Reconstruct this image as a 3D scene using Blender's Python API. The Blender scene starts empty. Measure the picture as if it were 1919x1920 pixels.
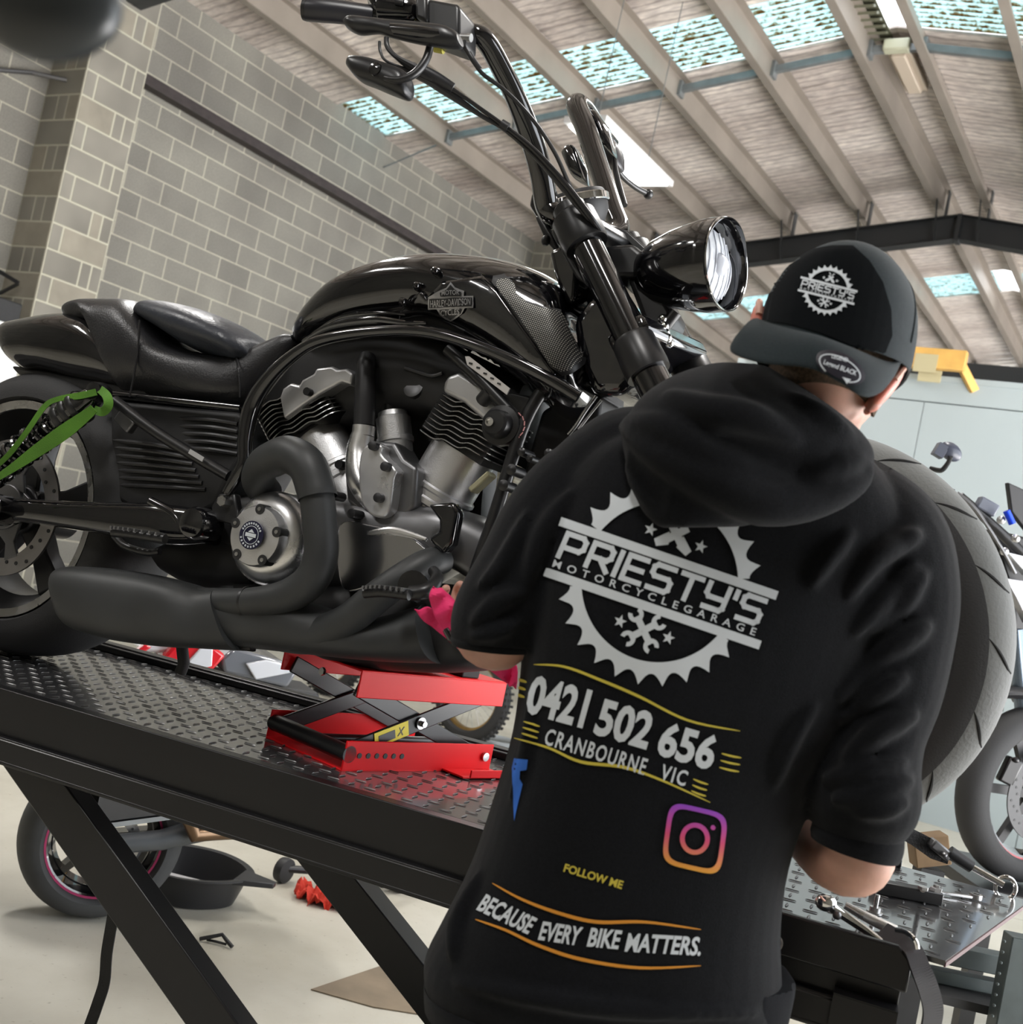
import bpy, bmesh, math, random
from mathutils import Vector, Matrix
from mathutils.bvhtree import BVHTree
random.seed(7)
C = bpy.data.collections.new('scene'); bpy.context.scene.collection.children.link(C)
D2R = math.pi/180
H = 1.30
# ---------------------------------------------------------------- camera
FPX = 2150.0
ROLL, PITCH, YAWR = 11.8*D2R, 2.1*D2R, 31.6*D2R
FWD = Vector((0, math.cos(PITCH), math.sin(PITCH)))
_r = Vector((1, 0, 0)); _u = _r.cross(FWD)
RR = _r*math.cos(ROLL)+_u*math.sin(ROLL)
UU = _u*math.cos(ROLL)-_r*math.sin(ROLL)
EYE = Vector((0, 0, H))
cd = bpy.data.cameras.new('camera'); cam = bpy.data.objects.new('camera', cd); C.objects.link(cam)
cam.matrix_world = Matrix(((RR.x, UU.x, -FWD.x, 0), (RR.y, UU.y, -FWD.y, 0), (RR.z, UU.z, -FWD.z, H), (0, 0, 0, 1)))
cd.sensor_fit = 'HORIZONTAL'; cd.sensor_width = 36; cd.lens = FPX/1919*36; cd.clip_start = 0.02
cd.dof.use_dof = True; cd.dof.focus_distance = 2.3; cd.dof.aperture_fstop = 7.0
S = bpy.context.scene; S.camera = cam
S.view_settings.view_transform = 'Standard'; S.view_settings.look = 'None'; S.view_settings.gamma = 1
S.view_settings.use_curve_mapping = False
S.view_settings.exposure = 0.25
# ---------------------------------------------------------------- sky
w = bpy.data.worlds.new('sky'); S.world = w; w.use_nodes = True
bg = w.node_tree.nodes['Background']; bg.inputs[1].default_value = 1.0
_n = w.node_tree; _tc = _n.nodes.new('ShaderNodeTexCoord'); _sx = _n.nodes.new('ShaderNodeSeparateXYZ'); _rp = _n.nodes.new('ShaderNodeValToRGB')
_n.links.new(_tc.outputs['Generated'], _sx.inputs[0]); _mr = _n.nodes.new('ShaderNodeMapRange'); _mr.inputs[1].default_value = -1; _mr.inputs[2].default_value = 1
_n.links.new(_sx.outputs[2], _mr.inputs[0]); _n.links.new(_mr.outputs[0], _rp.inputs[0]); _n.links.new(_rp.outputs[0], bg.inputs[0])
_e = _rp.color_ramp.elements; _e[0].position = .485; _e[0].color = (11.6, 11.4, 11.3, 1); _e[1].position = .5; _e[1].color = (3.7, 3.85, 4.05, 1)      # glow added below the horizon to light the roof, sky above
ROOM = Matrix.Rotation(-YAWR, 4, 'Z')
def area(name, loc, target, size, power, col=(1, 1, 1), M=ROOM):
    l = bpy.data.lights.new(name, 'AREA'); l.shape = 'RECTANGLE'; l.size, l.size_y = size; l.energy = power; l.color = col
    o = bpy.data.objects.new(name, l); C.objects.link(o)
    p = M @ Vector(loc); t = M @ Vector(target)
    o.matrix_world = Matrix.Translation(p) @ (t-p).to_track_quat('-Z', 'Y').to_matrix().to_4x4()
    return o
# (x across, y along the left wall, z up) in the building's own axes
LP = 40
for x_, y_, k_ in ((-4.4, 7.6, 1.), (-4.4, 3.4, 1.8), (-4.4, -.4, 1.5), (-.6, 3.6, 1.3), (-.6, -.4, 1.6), (-1.4, 5.2, .5), (-2.5, -3.2, 1.2)):  # first is the hanging panel; the rest unseen, last added to light near wall
    area('ceiling_and_fill_lamp', (x_, y_, 4.5), (x_, y_, 0), (.33, 1.2), LP*k_, (1, .98, .95))

# ---------------------------------------------------------------- pixel helpers
def ray(x, y):
    return FWD+RR*((x-959.5)/FPX)-UU*((y-960)/FPX)
def hit(M, ax, val, x, y):
    """point where the sight line meets the plane axis=val of frame M, in M's own coordinates"""
    I = M.inverted(); o = I @ EYE; d = I.to_3x3() @ ray(x, y)
    return o+d*((val-o[ax])/d[ax])
n0 = hit(Matrix.Identity(4), 2, H-.45, 0, 1281.5)
DECK = n0.z
LIFT = Matrix.Translation(n0) @ Matrix.Rotation(-18.7*D2R, 4, 'Z') @ Matrix.Translation((0, .317, 0))
BIKE = LIFT @ Matrix.Translation((-.255, 0, 0)) @ Matrix.Rotation(-6*D2R, 4, 'Z') @ Matrix.Translation((.255, 0, 0))
def RX(x, y, X): return hit(ROOM, 0, X, x, y)
def RY(x, y, Y): return hit(ROOM, 1, Y, x, y)
def RZ(x, y, Z): return hit(ROOM, 2, Z, x, y)
def B(x, y, v=0): return hit(BIKE, 1, v, x, y)       # bike frame: u forward, v away, w up from the deck
def Lf(x, y, v=0): return hit(LIFT, 1, v, x, y)      # lift frame, same axes along the deck
def PB(pts, v): return [B(x, y, v) for x, y in pts]
def rpx(x, y, v, r):
    p = BIKE @ B(x, y, v); return (p-EYE).dot(FWD)*r/FPX
def P(x, y, d): return EYE+ray(x, y)*d
# ---------------------------------------------------------------- materials
def mat(name, col, rough=.5, metal=0., spec=.5, coat=0., noise=0., nscale=8., bump=0., bscale=200., rnoise=0., trans=0., emit=None, sheen=0., sss=0., col2=None, detail=4):
    m = bpy.data.materials.new(name); m.use_nodes = True; nt = m.node_tree; b = nt.nodes['Principled BSDF']
    b.inputs['Base Color'].default_value = (*col, 1); b.inputs['Roughness'].default_value = rough; b.inputs['Metallic'].default_value = metal
    b.inputs['Specular IOR Level'].default_value = spec; b.inputs['Coat Weight'].default_value = coat; b.inputs['Coat Roughness'].default_value = .04
    b.inputs['Transmission Weight'].default_value = trans
    if sheen: b.inputs['Sheen Weight'].default_value = sheen; b.inputs['Sheen Roughness'].default_value = .5
    if sss: b.inputs['Subsurface Weight'].default_value = sss; b.inputs['Subsurface Radius'].default_value = (.012, .005, .003); b.inputs['Subsurface Scale'].default_value = 1
    if emit: b.inputs['Emission Color'].default_value = (*emit[0], 1); b.inputs['Emission Strength'].default_value = emit[1]
    tc = nt.nodes.new('ShaderNodeTexCoord')
    if noise or rnoise:
        n = nt.nodes.new('ShaderNodeTexNoise'); n.inputs['Scale'].default_value = nscale; n.inputs['Detail'].default_value = detail
        nt.links.new(tc.outputs['Object'], n.inputs['Vector'])
        if noise:
            r = nt.nodes.new('ShaderNodeValToRGB'); c2 = col2 or tuple(c*(1-noise) for c in col); c1 = tuple(min(1, c*(1+noise*.6)) for c in col)
            r.color_ramp.elements[0].position = .32; r.color_ramp.elements[1].position = .68
            r.color_ramp.elements[0].color = (*c2, 1); r.color_ramp.elements[1].color = (*c1, 1)
            nt.links.new(n.outputs['Fac'], r.inputs['Fac']); nt.links.new(r.outputs['Color'], b.inputs['Base Color'])
        if rnoise:
            mr = nt.nodes.new('ShaderNodeMapRange'); mr.inputs[1].default_value = .3; mr.inputs[2].default_value = .7
            mr.inputs[3].default_value = max(0, rough-rnoise); mr.inputs[4].default_value = min(1, rough+rnoise)
            nt.links.new(n.outputs['Fac'], mr.inputs[0]); nt.links.new(mr.outputs[0], b.inputs['Roughness'])
    if bump:
        n2 = nt.nodes.new('ShaderNodeTexNoise'); n2.inputs['Scale'].default_value = bscale; n2.inputs['Detail'].default_value = 3
        nt.links.new(tc.outputs['Object'], n2.inputs['Vector'])
        bp = nt.nodes.new('ShaderNodeBump'); bp.inputs['Strength'].default_value = bump; bp.inputs['Distance'].default_value = .002
        nt.links.new(n2.outputs['Fac'], bp.inputs['Height']); nt.links.new(bp.outputs['Normal'], b.inputs['Normal'])
    return m
# ---------------------------------------------------------------- mesh helpers
class G:
    def __init__(s): s.bm = bmesh.new()
    def ring_faces(s, rings, close=True, cap=True, wrap=False):
        bm = s.bm; n = len(rings[0]); V = [[bm.verts.new(p) for p in r] for r in rings]
        m = len(V); rng = range(m if wrap else m-1)
        for i in rng:
            a, b = V[i], V[(i+1) % m]
            for j in range(n if close else n-1):
                k = (j+1) % n
                try: bm.faces.new((a[j], a[k], b[k], b[j]))
                except ValueError: pass
        if cap and close and not wrap:
            bm.faces.new(V[0][::-1]); bm.faces.new(V[-1])
        return s
    def box(s, c, d, R=None):
        c = Vector(c); hx, hy, hz = d[0]/2, d[1]/2, d[2]/2; R = R or Matrix.Identity(3)
        r = [[c+R @ Vector((x, y, z)) for x, y in ((-hx, -hy), (hx, -hy), (hx, hy), (-hx, hy))] for z in (-hz, hz)]
        return s.ring_faces(r)
    def bar(s, a, b, w, h, up=(0, 0, 1)):
        """box section bar from a to b; w across, h along up"""
        a, b = Vector(a), Vector(b); t = (b-a).normalized(); x = t.cross(Vector(up)).normalized(); y = x.cross(t)
        r = [[p+x*i*w/2+y*j*h/2 for i, j in ((-1, -1), (1, -1), (1, 1), (-1, 1))] for p in (a, b)]
        return s.ring_faces(r)
    def tube(s, pts, r, n=14, cap=True, closed=False, flat=1., up=None):
        pts = [Vector(p) for p in pts]; m = len(pts); R = r if hasattr(r, '__len__') else [r]*m; rings = []; nrm = None
        for i, p in enumerate(pts):
            if closed: t = pts[(i+1) % m]-pts[i-1]
            else: t = pts[min(i+1, m-1)]-pts[max(i-1, 0)]
            t.normalize()
            if nrm is None:
                nrm = Vector(up) if up else (Vector((0, 0, 1)) if abs(t.z) < .9 else Vector((1, 0, 0)))
            nrm = (nrm-t*nrm.dot(t)).normalized(); b = t.cross(nrm)
            rings.append([p+(nrm*math.cos(a)*flat+b*math.sin(a))*R[i] for a in (2*math.pi*k/n for k in range(n))])
        return s.ring_faces(rings, cap=cap, wrap=closed)
    def lathe(s, prof, c, axis, n=32, xdir=None, arc=None):
        """prof: (radius, distance along axis) pairs"""
        c = Vector(c); a = Vector(axis).normalized(); x = Vector(xdir) if xdir else (Vector((0, 0, 1)) if abs(a.z) < .9 else Vector((1, 0, 0)))
        x = (x-a*x.dot(a)).normalized(); y = a.cross(x)
        ann = prof[0] == prof[-1]; prof = prof[:-1] if ann else prof
        rings = [[c+a*h+(x*math.cos(t)+y*math.sin(t))*max(r, 1e-5) for t in (2*math.pi*k/n for k in range(n))] for r, h in prof]
        return s.ring_faces(rings, cap=not ann, wrap=ann)
    def prism(s, poly, a, b):
        """poly: 3-D points of an outline; extruded between offsets a and b (vectors)"""
        a, b = Vector(a), Vector(b)
        return s.ring_faces([[Vector(p)+a for p in poly], [Vector(p)+b for p in poly]])
    def ball(s, c, r, n=16, sc=(1, 1, 1), R=None):
        c = Vector(c); R = R or Matrix.Identity(3); rings = []
        for i in range(1, n//2):
            t = math.pi*i/(n//2)
            rings.append([c+R @ Vector((r*sc[0]*math.sin(t)*math.cos(q), r*sc[1]*math.sin(t)*math.sin(q), -r*sc[2]*math.cos(t))) for q in (2*math.pi*k/n for k in range(n))])
        return s.ring_faces(rings)
    def strip(s, pts, width_dir, w, th):
        """flat strap: pts centre line, width_dir a vector or list of vectors"""
        pts = [Vector(p) for p in pts]; m = len(pts); rings = []
        for i, p in enumerate(pts):
            t = (pts[min(i+1, m-1)]-pts[max(i-1, 0)]).normalized()
            wd = Vector(width_dir[i] if isinstance(width_dir, list) else width_dir); wd = (wd-t*wd.dot(t)).normalized(); nn = t.cross(wd)
            rings.append([p+wd*w/2+nn*th/2, p-wd*w/2+nn*th/2, p-wd*w/2-nn*th/2, p+wd*w/2-nn*th/2])
        return s.ring_faces(rings)
    def done(s, name):
        bm = s.bm; bmesh.ops.recalc_face_normals(bm, faces=bm.faces[:])
        me = bpy.data.meshes.new(name); bm.to_mesh(me); bm.free(); return me
def cr(pts, n=8, closed=False):
    """Catmull-Rom through points (any dimension)"""
    pts = [Vector(p) for p in pts]; m = len(pts); out = []
    for i in range(m if closed else m-1):
        p0, p1, p2, p3 = (pts[(i-1) % m], pts[i], pts[(i+1) % m], pts[(i+2) % m]) if closed else (pts[max(i-1, 0)], pts[i], pts[i+1], pts[min(i+2, m-1)])
        for k in range(n):
            t = k/n
            out.append(.5*((2*p1)+(p2-p0)*t+(2*p0-5*p1+4*p2-p3)*t*t+(3*p1-p0-3*p2+p3)*t**3))
    if not closed: out.append(pts[-1])
    return out
def obj(name, g, m, parent=None, bevel=0, seg=2, smooth=True, sub=0, M=None, angle=35):
    me = g.done(name) if isinstance(g, G) else g
    o = bpy.data.objects.new(name, me); C.objects.link(o); me.materials.append(m)
    if parent: o.parent = parent
    if M is not None: o.matrix_world = M
    if smooth:
        me.polygons.foreach_set('use_smooth', [True]*len(me.polygons))
        if not sub: me.set_sharp_from_angle(angle=angle*D2R)
    if bevel:
        b = o.modifiers.new('edge', 'BEVEL'); b.width = bevel; b.segments = seg; b.limit_method = 'ANGLE'; b.angle_limit = 40*D2R
    if sub:
        b = o.modifiers.new('smooth', 'SUBSURF'); b.levels = sub; b.render_levels = sub
    return o
def tag(o, label=None, cat=None, group=None, kind=None):
    if label: o['label'] = label
    if cat: o['category'] = cat
    if group: o['group'] = group
    if kind: o['kind'] = kind
    return o
def thing(name, label, cat, M=None, group=None):
    o = bpy.data.objects.new(name, None); C.objects.link(o); o.empty_display_size = .05
    if M is not None: o.matrix_world = M
    return tag(o, label, cat, group)
def decal(name, flat, targets, m, parent, off=.0015, maxe=9., th=.0, rayf=None, flip=False):
    """flat: (verts2d, faces) outline mesh laid over the surface of targets along the sight lines, as a thin print on it"""
    bm = bmesh.new(); vs = [bm.verts.new((x, y, 0)) for x, y in flat[0]]
    for f in flat[1]:
        try: bm.faces.new([vs[i] for i in f])
        except ValueError: pass
    bmesh.ops.triangulate(bm, faces=bm.faces[:])
    for it in range(7):
        es = [e for e in bm.edges if e.calc_length() > maxe]
        if not es: break
        bmesh.ops.subdivide_edges(bm, edges=es, cuts=1); bmesh.ops.triangulate(bm, faces=[f for f in bm.faces if len(f.verts) > 3])
    dg = bpy.context.evaluated_depsgraph_get(); dg.update(); trees = []
    for t in targets:
        e = t.evaluated_get(dg); me = e.to_mesh(); b2 = bmesh.new(); b2.from_mesh(me); b2.transform(t.matrix_world); trees.append(BVHTree.FromBMesh(b2)); b2.free(); e.to_mesh_clear()
    bad = []; PI = (parent.matrix_world if parent else Matrix.Identity(4)).inverted()
    for v in bm.verts:
        d = ray(v.co.x, v.co.y); best = None
        for t in trees:
            h_ = t.ray_cast(EYE, d.normalized())
            if h_[0] is not None and (best is None or h_[3] < best[3]): best = h_
        if best is None: bad.append(v); continue
        nn = best[1] if best[1].dot(d) < 0 else -best[1]
        v.co = PI @ (best[0]+nn*off-d.normalized()*off*.3)
    if bad: bmesh.ops.delete(bm, geom=bad, context='VERTS')
    bmesh.ops.recalc_face_normals(bm, faces=bm.faces[:])
    me = bpy.data.meshes.new(name); bm.to_mesh(me); bm.free()
    o = obj(name, me, m, parent, smooth=True, angle=60)
    return o
def polys(*ps):
    v = []; f = []
    for p in ps:
        f.append(list(range(len(v), len(v)+len(p)))); v += [tuple(q[:2]) for q in p]
    return v, f
def textpx(s, c, ang, h, wsc=1., shear=0, space=1., bend=None, off=0):
    """lettering laid out in picture pixels: c centre, ang slope in degrees, h cap height"""
    me = textmesh(s, 1, shear=shear, space=space, off=off); k = h/.72; ca, sa = math.cos(ang*D2R), math.sin(ang*D2R)
    V = []
    for v in me.vertices:
        x, y = v.co.x*k*wsc, -v.co.y*k
        if bend: y += bend(x)
        V.append((c[0]+x*ca-y*sa, c[1]+x*sa+y*ca))
    Fc = [list(p.vertices) for p in me.polygons]; bpy.data.meshes.remove(me); return V, Fc
def fittext(s, a, b, h, off=.02, shear=0, space=1.):
    """lettering between picture points a and b (baseline middle line)"""
    tm = textmesh(s, 1, space=space, off=off, shear=shear); xs = [v.co.x for v in tm.vertices]; w_ = max(xs)-min(xs); x0 = min(xs); ys = [v.co.y for v in tm.vertices]; ym = (max(ys)+min(ys))/2; hh = max(ys)-min(ys)
    dx, dy = b[0]-a[0], b[1]-a[1]; L_ = math.hypot(dx, dy); ux, uy = dx/L_, dy/L_
    V = [(a[0]+ux*(v.co.x-x0)/w_*L_+uy*((v.co.y-ym)/hh*h)*1., a[1]+uy*(v.co.x-x0)/w_*L_-ux*((v.co.y-ym)/hh*h)) for v in tm.vertices]
    Fc = [list(p.vertices) for p in tm.polygons]; bpy.data.meshes.remove(tm); return V, Fc
def merge(*ms):
    v = []; f = []
    for a, b in ms:
        f += [[i+len(v) for i in q] for q in b]; v += a
    return v, f
def struct(name, g, m, **k):
    return tag(obj(name, g, m, **k), kind='structure')
def textmesh(s, size=1, align='CENTER', res=3, off=0, shear=0, space=1.0):
    c = bpy.data.curves.new('t', 'FONT'); c.body = s; c.size = size; c.align_x = align; c.align_y = 'CENTER'; c.resolution_u = res; c.offset = off; c.shear = shear; c.space_character = space
    o = bpy.data.objects.new('t', c); C.objects.link(o); dg = bpy.context.evaluated_depsgraph_get(); dg.update()
    me = bpy.data.meshes.new_from_object(o.evaluated_get(dg)); C.objects.unlink(o); bpy.data.objects.remove(o)
    return me
def Rz(a): return Matrix.Rotation(a*D2R, 3, 'Z')
def Ry(a): return Matrix.Rotation(a*D2R, 3, 'Y')
def Rx(a): return Matrix.Rotation(a*D2R, 3, 'X')
# common materials
BLK_GLOSS = mat('black_lacquer', (.004, .004, .005), .12, coat=1.)
BLK_SATIN = mat('black_satin', (.012, .012, .013), .34, noise=.2)
BLK_MATTE = mat('black_matte', (.014, .014, .015), .55, noise=.2, nscale=20)
BLK_PLAST = mat('black_plastic', (.018, .018, .02), .42)
RUBBER = mat('rubber', (.022, .022, .023), .7, bump=.3, bscale=300)
CHROME = mat('chrome', (.8, .8, .8), .1, 1.)
STEEL = mat('steel', (.5, .5, .5), .3, 1., rnoise=.12, nscale=30)
ALU = mat('cast_aluminium', (.62, .62, .63), .42, 1., rnoise=.1, nscale=25, bump=.2, bscale=400)
POLISH = mat('polished_aluminium', (.85, .85, .86), .27, 1., rnoise=.1, nscale=14, noise=.12)
GUN = mat('grey_metal', (.16, .16, .165), .4, .85)
RED = mat('red_enamel', (.72, .006, .01), .42, spec=.25)
WHITE = mat('white_plastic', (.75, .76, .76), .4)
PRINT = mat('pale_grey_print', (.58, .62, .66), .7)
HEADCOV = mat('cast_head_cover', (.6, .6, .61), .36, .75, rnoise=.1, nscale=20)
# ================================================================ BUILDING
WX, RIDGE, SL, ZW = -8.2, -2.95, .165, H+4.1
def roofz(X): return ZW+SL*(min(X, 2*RIDGE-X)-WX)
def blockmat(name, ax, zo, so, c1=(.22, .212, .187), c2=(.165, .159, .142), mort=(.44, .42, .34)):
    m = mat(name, c1, .85); nt = m.node_tree; b = nt.nodes['Principled BSDF']; N = nt.nodes.new; L = nt.links.new
    tc = N('ShaderNodeTexCoord'); sp = N('ShaderNodeSeparateXYZ'); cb = N('ShaderNodeCombineXYZ'); L(tc.outputs['Object'], sp.inputs[0])
    a1 = N('ShaderNodeMath'); a1.inputs[1].default_value = so+40; L(sp.outputs[ax], a1.inputs[0]); L(a1.outputs[0], cb.inputs[0])
    a2 = N('ShaderNodeMath'); a2.inputs[1].default_value = zo+40; L(sp.outputs[2], a2.inputs[0]); L(a2.outputs[0], cb.inputs[1])
    br = N('ShaderNodeTexBrick'); br.offset = .5; br.inputs['Scale'].default_value = 1; br.inputs['Brick Width'].default_value = .4; br.inputs['Row Height'].default_value = .2
    br.inputs['Mortar Size'].default_value = .0062; br.inputs['Mortar Smooth'].default_value = .15; br.inputs['Bias'].default_value = -.2
    br.inputs['Color1'].default_value = (*c1, 1); br.inputs['Color2'].default_value = (*c2, 1); br.inputs['Mortar'].default_value = (*mort, 1)
    L(cb.outputs[0], br.inputs['Vector'])
    n = N('ShaderNodeTexNoise'); n.inputs['Scale'].default_value = 1.6; n.inputs['Detail'].default_value = 6; L(tc.outputs['Object'], n.inputs['Vector'])
    n3 = N('ShaderNodeTexNoise'); n3.inputs['Scale'].default_value = 90; n3.inputs['Detail'].default_value = 2; L(tc.outputs['Object'], n3.inputs['Vector'])
    mx = N('ShaderNodeMix'); mx.data_type = 'RGBA'; mx.blend_type = 'MULTIPLY'; mx.inputs[0].default_value = .5
    rp = N('ShaderNodeValToRGB'); rp.color_ramp.elements[0].position = .3; rp.color_ramp.elements[0].color = (.62, .6, .6, 1); rp.color_ramp.elements[1].position = .7; rp.color_ramp.elements[1].color = (1.15, 1.15, 1.12, 1)
    L(n.outputs['Fac'], rp.inputs[0]); L(br.outputs['Color'], mx.inputs[6]); L(rp.outputs[0], mx.inputs[7])
    mx2 = N('ShaderNodeMix'); mx2.data_type = 'RGBA'; mx2.blend_type = 'OVERLAY'; mx2.inputs[0].default_value = .35
    L(mx.outputs[2], mx2.inputs[6]); L(n3.outputs['Fac'], mx2.inputs[7]); L(mx2.outputs[2], b.inputs['Base Color'])
    bp = N('ShaderNodeBump'); bp.inputs['Strength'].default_value = .5; bp.inputs['Distance'].default_value = .004; bp.invert = True
    L(br.outputs['Fac'], bp.inputs['Height']); L(bp.outputs[0], b.inputs['Normal'])
    return m
j = RX(291, 252, WX); zj = RX(258.2, 221.8, WX).z
WALLM = blockmat('concrete_block', 1, -(zj % .2), -(j.y % .4))
struct('wall_left', G().box((WX-.1, 8.5, 2.75), (.2, 27, 5.5)), WALLM, M=ROOM, smooth=False)
WALLN = blockmat('concrete_block_end', 0, -(zj % .2), .1)
struct('wall_far', G().box((RIDGE, 22.1, 3), (10.8, .2, 6)), WALLN, M=ROOM, smooth=False)
struct('wall_near', G().box((RIDGE, -5.1, 3), (10.8, .2, 6)), WALLN, M=ROOM, smooth=False)
g = G().box((2.4, 11.6, 2.75), (.2, 5.6, 5.5)).box((2.4, 18.2, 4.75), (.2, 7.6, 1.5)).box((2.4, -1.6, 2.75), (.2, 6.8, 5.5)).box((2.4, 5.2, 4.75), (.2, 6.8, 1.5))      # openings added in the unseen wall to let light in
struct('wall_right', g, WALLM, M=ROOM, smooth=False)
# piers built of blocks
PIERM = mat('pier_block', (.225, .212, .182), .85, noise=.25, nscale=1.7, bump=.5, bscale=90, detail=2)
PIERD = mat('pier_block_light', (.29, .265, .215), .85, noise=.2, nscale=3, bump=.5, bscale=90)
MORT = mat('mortar', (.47, .45, .36), .9, bump=.5, bscale=60)
def pier(n, y0, y1):
    XP = WX+.43
    core = struct('wall_left_pier', G().box(((WX+XP)/2, (y0+y1)/2, 2.7), (.434, y1-y0+.004, 5.4)), MORT, M=ROOM, smooth=False)
    for kk, mm in ((0, PIERM), (1, PIERD)):
        g = G(); z = zj % .2; i = 0; rnd = random.Random(n*7+3)
        while z < 5.4:
            W = y1-y0; m = .014
            A = i % 2 == 0
            fr = [0, .2, 1] if A else [0, .62, .81, 1]
            sd = [0, 1] if A else [0, .4, .68, 1]
            for a, b in zip(fr, fr[1:]):
                if (rnd.random() < .25) == bool(kk): g.box((XP-.01, y0+W*(a+b)/2, z+.1), (.03, W*(b-a)-m, .186))
                if a > 0 or not A: pass
            for a, b in zip(sd, sd[1:]):
                if (rnd.random() < .2) == bool(kk):
                    for yy in (y0+.01, y1-.01): g.box((WX+.43*(a+b)/2, yy, z+.1), (.43*(b-a)-m, .03, .186))
            z += .2; i += 1
        obj('pier_block', g, mm, core, bevel=.003, seg=1, smooth=False)
    return core
pier(1, 5.305, 5.826); pier(2, 12.537, 13.06)
# steel ledger angle on the wall
g = G(); zb = RX(270.7, 165.5, WX).z
g.box((WX+.1, 9.2, zb), (.2, 6.74, .012)); g.box((WX+.012, 9.2, zb+.06), (.02, 6.74, .12)); g.box((WX+.196, 9.2, zb-.018), (.012, 6.74, .04))
struct('trim_1', g, mat('brown_primer', (.035, .026, .026), .6, noise=.3), M=ROOM)
# roof: foil lined sheets, gaps for the skylights
def foilmat():
    m = mat('foil_insulation', (.4, .37, .34), .42, .15); nt = m.node_tree; b = nt.nodes['Principled BSDF']; N = nt.nodes.new; L = nt.links.new
    tc = N('ShaderNodeTexCoord'); mp = N('ShaderNodeMapping'); L(tc.outputs['Object'], mp.inputs[0])
    wv = N('ShaderNodeTexWave'); wv.bands_direction = 'Y'; wv.inputs['Scale'].default_value = 1.3; wv.inputs['Distortion'].default_value = 7; wv.inputs['Detail'].default_value = 4; wv.inputs['Detail Scale'].default_value = 1.6
    mp.inputs['Scale'].default_value = (.25, 1, 1); L(mp.outputs[0], wv.inputs[0])
    n = N('ShaderNodeTexNoise'); n.inputs['Scale'].default_value = 34; n.inputs['Detail'].default_value = 5; mp2 = N('ShaderNodeMapping'); mp2.inputs['Scale'].default_value = (.35, 1, 1); L(tc.outputs['Object'], mp2.inputs[0]); L(mp2.outputs[0], n.inputs[0])
    ad = N('ShaderNodeMath'); ad.operation = 'MULTIPLY_ADD'; ad.inputs[1].default_value = .6; L(n.outputs['Fac'], ad.inputs[0]); L(wv.outputs['Fac'], ad.inputs[2])
    bp = N('ShaderNodeBump'); bp.inputs['Strength'].default_value = .55; bp.inputs['Distance'].default_value = .02; L(ad.outputs[0], bp.inputs['Height']); L(bp.outputs[0], b.inputs['Normal'])
    n2 = N('ShaderNodeTexNoise'); n2.inputs['Scale'].default_value = 1.3; n2.inputs['Detail'].default_value = 8; L(mp.outputs[0], n2.inputs[0])
    rp = N('ShaderNodeValToRGB'); rp.color_ramp.elements[0].position = .3; rp.color_ramp.elements[0].color = (.44, .38, .345, 1); rp.color_ramp.elements[1].position = .72; rp.color_ramp.elements[1].color = (.84, .78, .72, 1)
    L(n2.outputs['Fac'], rp.inputs[0])
    w2 = N('ShaderNodeTexWave'); w2.bands_direction = 'Y'; w2.inputs['Scale'].default_value = 3.2; w2.inputs['Distortion'].default_value = 4; w2.inputs['Detail'].default_value = 3; w2.inputs['Detail Scale'].default_value = 2.5; L(mp.outputs[0], w2.inputs[0])
    r2 = N('ShaderNodeValToRGB'); r2.color_ramp.elements[0].position = .02; r2.color_ramp.elements[0].color = (.62, .6, .6, 1); r2.color_ramp.elements[1].position = .3; r2.color_ramp.elements[1].color = (1, 1, 1, 1); L(w2.outputs['Fac'], r2.inputs[0])
    n6 = N('ShaderNodeTexNoise'); n6.inputs['Scale'].default_value = 26; n6.inputs['Detail'].default_value = 4; L(mp2.outputs[0], n6.inputs[0]); r6 = N('ShaderNodeValToRGB'); r6.color_ramp.elements[0].position = .35; r6.color_ramp.elements[0].color = (.8, .79, .79, 1); r6.color_ramp.elements[1].position = .72; r6.color_ramp.elements[1].color = (1.25, 1.25, 1.22, 1); L(n6.outputs['Fac'], r6.inputs[0])
    mx = N('ShaderNodeMix'); mx.data_type = 'RGBA'; mx.blend_type = 'MULTIPLY'; mx.inputs[0].default_value = 1; L(rp.outputs[0], mx.inputs[6]); L(r2.outputs[0], mx.inputs[7])
    my = N('ShaderNodeMix'); my.data_type = 'RGBA'; my.blend_type = 'MULTIPLY'; my.inputs[0].default_value = 1; L(mx.outputs[2], my.inputs[6]); L(r6.outputs[0], my.inputs[7]); L(my.outputs[2], b.inputs['Base Color'])
    return m
FOIL = foilmat()
SKY1, SKY2 = (8.42, 9.22), (15.6, 16.5)
def slope(X0, X1, Y0, Y1, th=.02, dz=0, ny=1, wave=0):
    g = G(); rings = []
    for k in range(ny+1):
        y = Y0+(Y1-Y0)*k/ny; wz = wave*math.sin(2*math.pi*(y-Y0)/.076) if wave else 0
        a, b = Vector((X0, y, roofz(X0)+dz+wz)), Vector((X1, y, roofz(X1)+dz+wz))
        rings.append([a, b, b+Vector((0, 0, th)), a+Vector((0, 0, th))])
    return g.ring_faces(rings)
RR_ = 2*RIDGE-WX
VENT = (RIDGE-.05, RIDGE+.22)
n = 0
for (a, b) in ((-5, SKY1[0]), (SKY1[1], SKY2[0]), (SKY2[1], 22)):
    for (x0, x1) in ((WX, RIDGE), (RIDGE, RR_)):
        n += 1; struct('ceiling', slope(x0, x1, a, b), FOIL, M=ROOM, smooth=False)
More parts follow.
